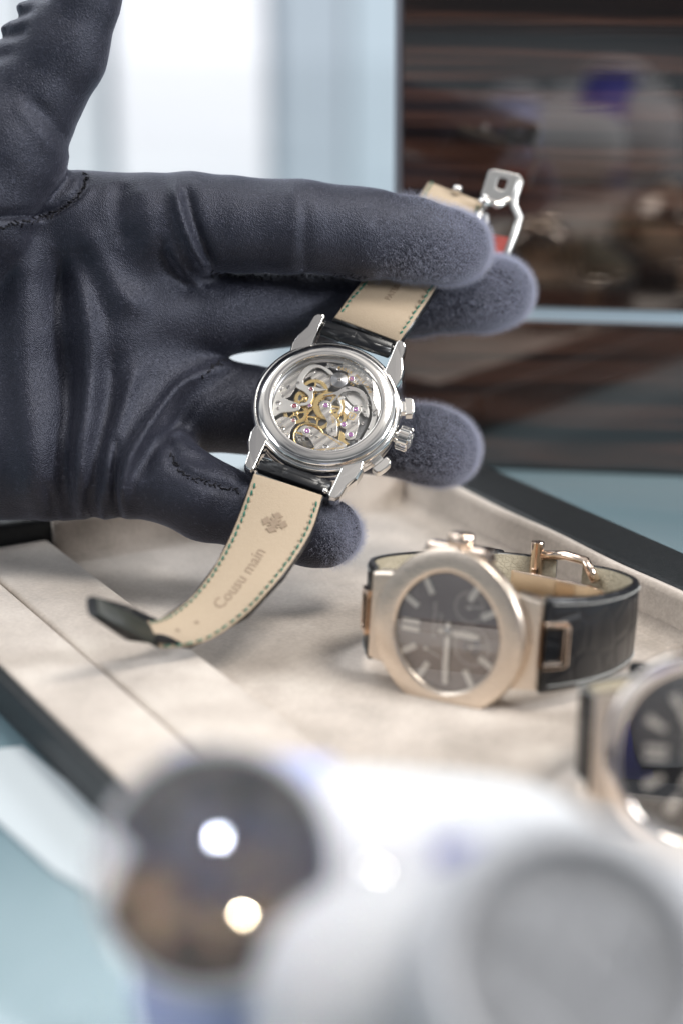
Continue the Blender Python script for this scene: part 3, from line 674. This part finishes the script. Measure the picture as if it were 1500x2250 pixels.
def ribbon_mesh(rb, d0, d1, prof, n, material, name, parent, smooth=True, taper=None):
    V = []; k = len(prof)
    for i in range(n + 1):
        d = d0 + (d1 - d0)*i/n
        for u, h in prof: V.append(rb.pt(d, u*(taper(d) if taper else 1), h))
    Fc = [(i*k + j, i*k + (j+1) % k, (i+1)*k + (j+1) % k, (i+1)*k + j) for i in range(n) for j in range(k)]
    Fc += [tuple(range(k)), tuple(range(n*k, n*k + k))[::-1]]
    return mk(name, V, Fc, material, parent, smooth)
def make_strap(sts, d_split, d_end, nm, emboss):
    rb = Ribbon(sts, Wl)
    # orient so that +h faces the viewer
    L, R, n = rb.at(3); cam_l = Wl(CAM)
    if n.dot(cam_l - L) < 0: rb.sign = -1
    body = ribbon_mesh(rb, 0, d_end, [(-1.0, -.3), (-.99, .05), (.99, .05), (1.0, -.3), (1.01, -1.5), (.93, -2.3), (.6, -2.7), (0, -2.8), (-.6, -2.7), (-.93, -2.3), (-1.01, -1.5)], 70, 'black_alligator', nm, W)
    ln = ribbon_mesh(rb, .3, d_split, [(-.965, .02), (-.965, .40), (-.94, .55), (-.84, .5), (-.8, .58), (.8, .58), (.84, .5), (.94, .55), (.965, .40), (.965, .02)], 90, 'beige_lining', 'lining', body)
    st = MB(); hl = MB(); d = 3.0
    while d < d_split - 1.0:
        for u in (-.86, .86):
            j = random.uniform(-.015, .015); ln_ = random.uniform(1.3, 1.7)
            p = [rb.pt(d, u + j - .012, .52), rb.pt(d + ln_*.5, u + j, .78), rb.pt(d + ln_, u + j + .012, .52)]
            st.tube(p, [.2, .25, .17], 6)
            if random.random() < .6:
                st.tube([rb.pt(d + ln_, u, .6), rb.pt(d + ln_ + .3, u + random.uniform(-.05, .05), .8)], .06, 4)
            hl.tube([rb.pt(d + .1, u - .055*np.sign(u), .5), rb.pt(d + .8, u - .06*np.sign(u), .68), rb.pt(d + 1.4, u - .055*np.sign(u), .5)], [.12, .2, .12], 6)
        d += 2.15
    st.build('stitching', 'green_thread', body, True); hl.build('stitch_ridge', 'beige_lining', body, True)
    for kind, d, u, size, ang in emboss:
        if kind == 'cross':
            mm = cross_emblem(size); V, Fc = mm.V, mm.F; V = [Vector((v.x, v.y, 0 if v.z < .05 else .16)) for v in V]
        elif kind == 'dot':
            mm = MB().lathe([(size, 0), (size, .12), (size*.4, .14), (.01, .14)], 20); V, Fc = mm.V, mm.F
        else:
            V, Fc = text_mesh(kind, size, shear=.35 if kind.islower() or 'main' in kind else 0, extr=.06, bold=.02)
        a = math.radians(ang); c, s_ = math.cos(a), math.sin(a); out = []
        for v in V:
            x, y = (v.x*c - v.y*s_, v.x*s_ + v.y*c) if ang > -1 else (-v.y, -v.x); L, R, n = rb.at(d + y); w = (R - L).length/2
            out.append(rb.pt(d + y, u + x/w, .62 + (v.z if kind in ('cross', 'dot') else v.z)))
        mk('embossing', out, Fc, 'burnished_leather', body)
    return rb, body
up_st = [((731, 700, 523), (878, 755, 521)), ((765, 652, 530), (913, 705, 527)), ((808, 602, 537), (955, 640, 534)), ((862, 515, 551), (1005, 562, 548)), ((905, 455, 561), (1040, 505, 558)), ((938, 402, 569), (1060, 448, 566))]
rbU, sU = make_strap(up_st, 999, 999, 'strap', [('PATEK PHILIPPE', 21.5, -.02, 2.3, 90), ('GENEVE', 25.5, .36, 2.0, 90)])
lo_st = [((556, 1040, 500), (711, 1090, 497)), ((528, 1122, 494), (690, 1160, 490)), ((497, 1195, 487), (652, 1227, 484)), ((460, 1262, 480), (600, 1292, 477)), ((415, 1318, 473), (540, 1354, 471)),
         ((362, 1356, 466), (455, 1410, 466)), ((322, 1364, 461), (352, 1426, 461)), ((290, 1336, 456), (300, 1412, 457)), ((252, 1308, 450), (256, 1386, 451)), ((224, 1303, 447), (232, 1374, 447)), ((208, 1310, 445), (214, 1352, 445))]
rbt = Ribbon(lo_st); dsp = rbt.cum[60]
rbL, sL = make_strap(lo_st, dsp, 999, 'strap', [('cross', 13.0, 0, 3.0, 0), ('Cousu main', 33.5, .0, 4.6, -90), ('dot', 51, .0, .5, 0), ('dot', 56.5, -.05, .5, 0)])
ribbon_mesh(rbL, dsp + .3, 999, [(-.97, .05), (-.9, .5), (-.6, .75), (.6, .75), (.9, .5), (.97, .05)], 26, 'dark_tongue', 'strap_tip', sL)
for sy_, yy in ((1, 21.7), (-1, -21.9)):       # rolled leather end round the spring bar
    m = MB().lathe([(1.0, -9.9), (1.8, -9.6), (1.85, -3), (1.8, 0), (1.85, 4), (1.8, 9.6), (1.0, 9.9)], 28, axis='x')
    m.xf(lambda v: (v.x, v.y*1.05 + yy, v.z*.8 - 1.7)).build('strap_end', 'black_alligator', W, True)
    m = MB().box(-9.6, 9.6, min(yy, yy + sy_*2.2), max(yy, yy + sy_*2.2), -3.2, -.25).build('strap_end', 'black_alligator', W, True, bev=.3)
MB().lathe([(.75, -.5), (.75, .5), (.4, .8), (.01, .85)], 16, (9.3, -24.4, 1.0)).build('rivet', 'polished_steel', W, True)
# folding buckle beyond the index finger
bk = MB()
def WP(*a): return Wl(P(*a))
bk2 = MB()
plate_px = [(1072, 376), (1084, 372), (1140, 384), (1147, 393), (1130, 436), (1118, 446), (1062, 436), (1056, 428)]
hole_px = [(1094, 392), (1098, 390), (1112, 394), (1115, 397), (1108, 416), (1103, 418), (1090, 414), (1088, 411)]
n = 8; o_ = [WP(a, b, 567) for a, b in plate_px]; i_ = [WP(a, b, 567) for a, b in hole_px]; dv = WP(1100, 400, 570) - WP(1100, 400, 567.5)
V = o_ + i_ + [v + dv for v in o_] + [v + dv for v in i_]
Fc = []
for i in range(n):
    j = (i+1) % n; Fc += [(i, j, n+j, n+i), (2*n+i, 3*n+i, 3*n+j, 2*n+j), (i, 2*n+i, 2*n+j, j), (n+i, n+j, 3*n+j, 3*n+i)]
bkl = mk('buckle', V, Fc, 'satin_steel', W, False, bev=.5, seg=3)
MB().tube([WP(1060, 432, 566), WP(1090, 452, 566), WP(1118, 440, 567)], 1.0, 10).build('hinge', 'polished_steel', bkl, True)
MB().tube([WP(1000, 414, 566), WP(1008, 419, 565)], 1.3, 12).build('pin', 'polished_steel', bkl, True)
MB().tube([WP(1062, 440, 563), WP(1064, 452, 562)], 1.8, 14).build('hinge', 'polished_steel', bkl, True)
MB().tube([WP(1062, 446, 563), WP(1050, 480, 560), WP(1040, 510, 558)], .8, 8).build('clasp_blade', 'polished_steel', bkl, True)
MB().tube([WP(1142, 396, 567), WP(1130, 432, 567), WP(1128, 452, 567), WP(1140, 478, 567), WP(1132, 506, 566), WP(1114, 552, 565), WP(1106, 580, 565)], 1.15, 8).build('clasp_blade', 'satin_steel', bkl, True)
MB().tube([WP(1070, 470, 568), WP(1062, 500, 568), WP(1056, 560, 568)], .8, 8).build('clasp_blade', 'dark_steel', bkl, True)
V = [WP(1062, 512, 570), WP(1118, 522, 570), WP(1106, 580, 570), WP(1050, 575, 570)]; V += [v + dv*.4 for v in V]
mk('clasp_plate', V, [(0, 1, 2, 3), (7, 6, 5, 4), (0, 4, 5, 1), (1, 5, 6, 2), (2, 6, 7, 3), (3, 7, 4, 0)], 'red_reflection', bkl)  # red reflection in the clasp, put into the plate colour

# ------------------------------------------------------------------ watches standing on the tray
def octo(a, b, sup=3.0, n=96, cut=0.0):
    """rounded octagon outline"""
    out = []
    for k in range(n):
        t = 2*math.pi*k/n; c, s_ = math.cos(t), math.sin(t)
        r = (abs(c/a)**sup + abs(s_/b)**sup)**(-1/sup)
        if cut:
            q = (abs(c) + abs(s_))/(cut); r = 1/(( (1/r)**6 + q**6)**(1/6))*1.035
        out.append((r*c, r*s_))
    return out
def loft(m, rings):
    n = len(rings[0][0]); V = []
    for pts, z in rings: V += [(x, y, z) for x, y in pts]
    Fc = []
    for i in range(len(rings) - 1):
        for k in range(n): Fc.append((i*n + k, i*n + (k+1) % n, (i+1)*n + (k+1) % n, (i+1)*n + k))
    return m.add(V, Fc)
def tray_watch(name, label, center, phi, lean, dialm, sc=1.0, variant=0, loop=(29, 56), group=None):
    # local x = towards six o'clock (right in the picture), local y = towards three o'clock (up), z = dial normal
    hx = Vector((math.cos(phi), -math.sin(phi), 0)); nn = Vector((-math.sin(phi), -math.cos(phi), 0)); zz = Vector((0, 0, 1))
    N = (nn*math.cos(lean) + zz*math.sin(lean)); Yv = zz*math.cos(lean) - nn*math.sin(lean)
    w = frame(name, center, hx, Yv, N); tag(w, label, 'watch', group)
    q = (lambda a, b, cut: [(x*sc, y*sc) for x, y in octo(a, b, 3.2, 96, cut)]) if variant == 0 else (lambda a, b, cut: [(x*sc, y*sc) for x, y in octo(a + (3.2 if a < 16 and a > 1 else .6), b + (2.8 if a < 16 and a > 1 else .4), 2.15, 96)])
    m = loft(MB(), [(q(13.6, 14.6, 20.5), 0.2), (q(13.6, 14.6, 20.5), 1.0), (q(13.9, 14.9, 20.9), 1.35), (q(14.3, 15.3, 21.6), 1.5), (q(14.6, 15.6, 22.0), 1.53), (q(19.2, 19.9, 28.1), 1.4), (q(19.5, 20.2, 28.5), 1.3), (q(19.75, 20.45, 28.8), 1.0), (q(20.0, 20.7, 29.2), -.1), (q(20.0, 20.7, 29.2), -.3), (q(20.0, 20.7, 29.2), -1.7)])
    m.build('bezel', 'rose_gold_satin' if variant == 0 else 'pale_gold_polished', w, True)
    loft(MB(), [(q(17.2, 18.2, 25.4), -1.6), (q(17.6, 18.6, 25.8), -3.0), (q(17.4, 18.4, 25.6), -6.0), (q(15.5, 16.5, 23), -7.4), (q(.01, .01, .01), -7.5)]).build('case', 'rose_gold_polished', w, True)
    for s_ in (-1, 1):     # the ears at three and nine
        m = MB(); m.prism([(-9*sc, s_*17.5*sc), (9*sc, s_*17.5*sc), (8*sc, s_*21.0*sc), (-8*sc, s_*21.0*sc)], -5.6, -.6)
        m.build('case_ear', 'rose_gold_polished', w, False, bev=.9, seg=4)
    MB().prism(q(13.9, 14.9, 20.9), -.4, -.1).build('dial', dialm, w)
    MB().prism(q(13.5, 14.5, 20.4), .75, .95).build('crystal', 'sapphire_crystal', w)
    MB().lathe([(2.6, 20.5*sc), (3.0, 20.9*sc), (3.0, 23.2*sc), (2.4, 23.8*sc), (.01, 24*sc)], 60, axis='x', rf=lambda a, r, h: 1 + .03*(1 if math.sin(a*15) > 0 else -1)).xf(lambda v: (v.y, v.x, v.z - 3)).build('crown', 'rose_gold_polished', w, True)
    # hour batons, local twelve = -x, three = +y
    for hr in range(12):
        a = math.radians(180 - hr*30); c, s_ = math.cos(a), math.sin(a)
        if variant == 0 and hr in (3, 6): continue
        r0, r1 = (8.2, 11.9) if hr % 6 else (7.6, 12.1); wv = .75
        k = 1/max(abs(c)/1.0, abs(s_)/1.06, .86)
        r0 *= k; r1 *= k
        f = lambda v, c=c, s_=s_: (v.x*c - v.y*s_, v.x*s_ + v.y*c, v.z)
        if hr == 0:
            MB().box(r0, r1, -1.5, -.35, .0, .3).box(r0, r1, .35, 1.5, .0, .3).xf(f).build('hour_marker', 'lume_white', w, bev=.08)
        elif variant == 1:
            MB().prism([(r0, -.6), (r1, -1.0), (r1, 1.0), (r0, .6)], 0, .3).xf(f).build('hour_marker', 'lume_white', w, bev=.08)
        else: MB().box(r0, r1, -wv, wv, .0, .3).xf(f).build('hour_marker', 'lume_white', w, bev=.08)
    def hand_(ang, L, wd, z, tail=2.5):
        a = math.radians(180 - ang); c, s_ = math.cos(a), math.sin(a)
        MB().prism([(-tail, -.5), (L*.75, -wd), (L, -wd*.5), (L, wd*.5), (L*.75, wd), (-tail, .5)], z, z + .18).xf(lambda v: (v.x*c - v.y*s_, v.x*s_ + v.y*c, v.z)).build('watch_hand', 'lume_white', w, bev=.05)
    if variant == 0: hand_(180, 8.0, .85, .35); hand_(270, 11.8, .8, .55)
    else: hand_(305, 8, .9, .35); hand_(60, 11.5, .85, .55)
    MB().lathe([(1.0, .3), (1.0, .8), (.01, .85)], 20).build('hand_hub', 'dark_steel', w, True)
    def sub(cx, cy, R, dark=False):
        MB().ring(circ(cx, cy, R), circ(cx, cy, R - .25), -.08, .0).build('subdial_ring', 'dial_print', w)
        m = MB()
        for k in range(20):
            a = 2*math.pi*k/20; m.box(-.45, .45, -.1, .1, -.08, .0) if False else m.add([(cx + r*math.cos(a + e), cy + r*math.sin(a + e), -.04) for r, e in ((R - .9, -.03), (R - .3, -.03), (R - .3, .03), (R - .9, .03))], [(0, 1, 2, 3)])
        m.build('subdial_track', 'dial_print', w)
        MB().tube([(cx - .8, cy, .15), (cx + R*.8, cy + R*.15, .15)], .14, 6).build('subdial_hand', 'lume_white', w)
        MB().lathe([(.45, .0), (.45, .3), (.01, .35)], 14, (cx, cy, 0)).build('subdial_hub', 'lume_white', w, True)
    if variant == 0:
        sub(4.8, 6.6, 3.8); sub(6.0, -2.6, 4.6); sub(-1.5, -8.0, 2.8) if False else None
        MB().tube([(-2, -6.5, .1), (-6, -4.8, .1)], .12, 6).build('subdial_hand', 'lume_white', w)
        MB().lathe([(.5, .0), (.5, .3), (.01, .35)], 14, (-5.6, -5.0, 0)).build('subdial_hub', 'lume_white', w, True)
        mm = MB(); mm.ring(circ(6.0, -2.6, 2.3), circ(6.0, -2.6, .01), -.08, -.02); mm.build('moonphase', 'navy_dial_reflection', w)
    else: sub(6.5, 0, 4.8)
    for body, size, ox_ in (('PATEK PHILIPPE', 1.25, -3.9), ('GENEVE', .95, -2.3)):
        V, Fc = text_mesh(body, size, bold=.015); mk('dial_text', [(-v.y*1.0 + ox_ + (0), v.x*1.0 + 2.2, -.05) for v in V], Fc, 'dial_print', w)
    # link lugs holding the strap
    for s_ in (-1, 1):
        f = lambda v, s_=s_: (v.x*s_, v.y, v.z)
        MB().prism([(15.5*sc, -11.5), (22.6*sc, -10.5), (22.6*sc, 10.5), (15.5*sc, 11.5)], -6.2, -1.8).xf(f).build('case_link', 'rose_gold_satin', w, bev=.6, seg=3)
        if variant: continue
        o_ = [(22.7, -5.6), (27.5, -5.6), (28.3, -4.8), (28.3, 4.8), (27.5, 5.6), (22.7, 5.6)]; i_ = [(22.7, -4.2), (26.8, -4.2), (27.0, -3.9), (27.0, 3.9), (26.8, 4.2), (22.7, 4.2)]
        MB().ring([(a*sc, b) for a, b in o_], [(a*sc, b) for a, b in i_], -1.2, 1.2).xf(lambda v, s_=s_: (s_*(23.3*sc + (v.x - 22.7*sc)*.75 + v.z*.5), v.y, -2.9 - (v.x - 22.7*sc)*1.0 + v.z*.7)).build('strap_loop', 'rose_gold_polished', w, bev=.35, seg=3)
    # strap loop: path in the x/z plane, z negative = behind the dial
    hx_, dp = loop
    path = [(-22.5, -4.2), (-hx_ + 3, -9), (-hx_, -16), (-hx_ + 1, -26), (-hx_ + 8, -dp*.72), (-8, -dp*.93), (4, -dp)], [(22.5, -4.2), (hx_ - 3, -9), (hx_ + 1, -17), (hx_ + 3, -30), (hx_ + 1, -44), (hx_ - 8, -dp + 3), (12, -dp + .6)]
    for s_, pp in zip((-1, 1), path):
        C = crom([(a*sc, 0, b*sc) for a, b in pp], 8, False); n_ = len(C); V = []; V2 = []
        prof = [(1, .1), (1.0, .8), (.92, 1.2), (0, 1.35), (-.92, 1.2), (-1.0, .8), (-1, .1), (-1, -.5), (1, -.5)]
        pl = [(.97, -.3), (.97, -1.0), (-.97, -1.0), (-.97, -.3)]
        for i, p in enumerate(C):
            tg = (C[min(i+1, n_-1)] - C[max(i-1, 0)]).normalized(); nr = Vector((tg.z, 0, -tg.x))*(-1 if s_ > 0 else 1)
            if nr.x*s_ < 0 and i < n_*.5: nr = -nr
            hw = (11.5 if variant == 0 else 10) - 2.8*i/n_
            for u, h in prof: V.append(p + nr*h + Vector((0, u*hw, 0)))
            for u, h in pl: V2.append(p + nr*h + Vector((0, u*hw, 0)))
        def strip(V, k, nme, mt, par):
            Fc = [(i*k + j, i*k + (j+1) % k, (i+1)*k + (j+1) % k, (i+1)*k + j) for i in range(n_-1) for j in range(k)] + [tuple(range(k)), tuple(range((n_-1)*k, n_*k))[::-1]]
            return mk(nme, V, Fc, mt, par, True)
        so = strip(V, 9, 'strap', 'black_alligator', w); strip(V2, 4, 'lining', 'olive_lining', so)
        st = MB()
        for i in range(3, n_ - 1):
            tg = (C[min(i+1, n_-1)] - C[max(i-1, 0)]).normalized(); nr = Vector((tg.z, 0, -tg.x))*(-1 if s_ > 0 else 1)
            if nr.x*s_ < 0 and i < n_*.5: nr = -nr
            hw = (11.5 - 2.8*i/n_)*.86; nx_ = C[min(i+1, n_-1)]
            for u in (-1, 1):
                for e in (0, .5):
                    a = C[i].lerp(nx_, e); b = C[i].lerp(nx_, e + .35); st.tube([a + nr*1.25 + Vector((0, u*hw, 0)), b + nr*1.3 + Vector((0, u*hw, 0))], .2, 5)
        st.build('stitching', 'grey_thread', so, True)
    # folding buckle across the back of the loop
    f = lambda v: (v.x*sc, v.y, v.z*sc)
    b1 = MB(); C = crom([(-6, 0, -dp + 5.5), (6, 0, -dp + 6.5), (18, 0, -dp + 9), (hx_ - 3, 0, -dp + 17), (hx_ - 1.5, 0, -dp + 24)], 8, False); V = []
    for p in C: V += [p + Vector((0, 5.5, 0)), p + Vector((0, 5.5, 1.1)), p + Vector((0, -5.5, 1.1)), p + Vector((0, -5.5, 0))]
    n_ = len(C); Fc = [(i*4 + j, i*4 + (j+1) % 4, (i+1)*4 + (j+1) % 4, (i+1)*4 + j) for i in range(n_-1) for j in range(4)] + [(0, 1, 2, 3), tuple(range(4*n_-4, 4*n_))[::-1]]
    bo = mk('buckle', [f(v) for v in V], Fc, 'rose_gold_polished', w, True, bev=.3)
    MB().tube([f(Vector((-1, -9, -dp + 2))), f(Vector((-1, 13, -dp + 2)))], 1.7, 18).build('buckle_post', 'rose_gold_polished', bo, False, bev=.2)
    MB().tube([f(Vector((-1, 9.5, -dp + 2))), f(Vector((7, 10.5, -dp + 1.5))), f(Vector((13, 10.2, -dp + 3))), f(Vector((17, 6, -dp + 5)))], 1.25, 10).build('buckle_arm', 'rose_gold_polished', bo, True)
    MB().tube([f(Vector((hx_ - 3, 6, -dp + 19))), f(Vector((hx_ - 3, -6, -dp + 19)))], 1.5, 12).build('hinge', 'rose_gold_polished', bo, True)
    MB().box(-17*sc, -10*sc, -9.5, 9.5, -dp*sc + 1.6, -dp*sc + 4.4).build('strap_keeper', 'black_alligator', w, bev=1.0, seg=3)
    return w
C1 = P(985, 1388, 455)
tray_watch('gold_watch', 'rose gold octagonal watch with brown dial and black strap standing on the tray', C1, math.radians(29), math.radians(7), 'brown_dial', .97, 0)
C2 = P(1550, 1662, 388)
tray_watch('gold_watch', 'rose gold watch with black dial, cut off at the right edge of the picture', C2, math.radians(10), math.radians(12), 'black_dial', 1.0, 1, (25, 54))

# ------------------------------------------------------------------ blurred watches on cushions in the foreground
def cushion_watch(label, clabel, slabel, center, nrm, dialm, cush, strapm, R=15.5, csize=(46, 34, 30), off=(0, 0)):
    N = Vector(nrm).normalized(); Yv = (Vector((0, 0, 1)) - N*N.z).normalized(); Xv = Yv.cross(N)
    w = frame('display_watch', center, Xv, Yv, N); tag(w, label, 'watch')
    rw = 1.5 if dialm == 'navy_dial_reflection' else 4.6
    MB().lathe([(R + rw - .8, -7), (R + rw, -5), (R + rw, -1.5), (R + rw*.7, .2), (R + rw*.3, .9), (R + .2, .8), (R, 0), (R, -2)], 96).build('case', 'frosted_steel', w, True)
    MB().lathe([(R + .1, -.6), (.01, -.6)], 64).build('dial', dialm, w)
    if dialm == 'navy_dial_reflection': MB().lathe([(R, .6), (R*.8, 1.9), (R*.4, 3.0), (.01, 3.3)], 64, cap=False).build('crystal', 'sapphire_crystal', w, True)
    for hr in (range(12) if dialm == 'silver_dial' else ()):
        a = math.radians(hr*30); c, s_ = math.cos(a), math.sin(a)
        MB().box(R*.78, R*.9, -.22, .22, -.5, -.1).xf(lambda v: (v.x*c - v.y*s_, v.x*s_ + v.y*c, v.z)).build('hour_marker', 'satin_steel', w)
    for an, L in ((1.0, .5), (-.85, .7)) if dialm == 'silver_dial' else ():
        c, s_ = math.cos(an), math.sin(an)
        MB().box(-2, R*L, -.3, .3, -.2, .05).xf(lambda v: (v.x*c - v.y*s_, v.x*s_ + v.y*c, v.z)).build('watch_hand', 'frosted_steel', w)
    MB().lathe([(2.6, R + 4.4), (3.0, R + 5), (3.0, R + 8), (.01, R + 8.2)], 40, axis='x').xf(lambda v: (v.x, v.y, v.z - 3)).build('crown', 'polished_steel', w, True)
    # strap round the cushion
    cx, cy, cz = csize; m = MB(); n = 56; V = []
    for k in range(n):
        a = 2*math.pi*k/n; y = math.cos(a)*(cy + .8); z = -7.5 - cz + math.sin(a)*(cz + .8)
        nrv = Vector((0, math.cos(a)/cy, math.sin(a)/cz)).normalized()
        for u, h in ((-12, 0), (12, 0), (12, 2.4), (-12, 2.4)): V.append(Vector((u, y, z)) + nrv*h)
    Fc = [(i*4 + j, i*4 + (j+1) % 4, ((i+1) % n)*4 + (j+1) % 4, ((i+1) % n)*4 + j) for i in range(n) for j in range(4)]
    mk('strap', V, Fc, strapm, w, True)
    c = frame('watch_cushion', Vector(center) - N*(7.5 + cz) + Xv*off[0] + Yv*off[1], Xv, Yv, N); tag(c, clabel, 'cushion')
    V = []; nu, nv = 64, 32
    for i in range(nv + 1):
        th = math.pi*i/nv
        for k in range(nu):
            ph = 2*math.pi*k/nu; e = .75
            sg = lambda q, p_: math.copysign(abs(q)**p_, q)
            V.append((cx*sg(math.cos(th), .55), cy*sg(math.sin(th), .7)*math.cos(ph), cz*sg(math.sin(th), .7)*math.sin(ph)))
    Fc = [(i*nu + k, i*nu + (k+1) % nu, (i+1)*nu + (k+1) % nu, (i+1)*nu + k) for i in range(nv) for k in range(nu)]
    mk('padding', V, Fc, cush, c, True)
    MB().box(-cx*.7, cx*.7, -cy - 2, -cy + 4, -cz*.6, cz*.6).build('base', 'black_edge', c, bev=1)
    return w
cushion_watch('blurred steel watch with dark blue dial in the left foreground', 'white cushion behind the blurred blue dial watch', '',
              P(470, 1905, 276), (-.12, -.78, .62), 'navy_dial_reflection', 'white_cushion_fabric', 'periwinkle_leather', 16.6, (34, 19, 17), (22, 2))
cushion_watch('blurred steel watch with pale silver dial in the right foreground', 'grey cushion under the blurred silver dial watch', '',
              P(1265, 2125, 232), (.05, -.70, .71), 'silver_dial', 'grey_cushion_fabric', 'blue_strap_leather', 15.0, (38, 22, 24))

c = [P(*a, 1) - CAM for a in ((-100, 1655), (50, 1640), (250, 1800), (205, 1965), (120, 1915), (-100, 1720))]  # flat pale patch added where the table top shows a bright reflection
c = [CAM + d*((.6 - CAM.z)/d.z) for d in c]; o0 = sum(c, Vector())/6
reflection_patch = MB().prism([(v.x - o0.x, v.y - o0.y) for v in c], 0, .35).build('reflection_patch', 'reflection_white')
reflection_patch.location = Vector((o0.x, o0.y, .3))*S
tag(reflection_patch, 'added pale patch for a bright reflection on the glass table, left of the tray', 'reflection_patch')
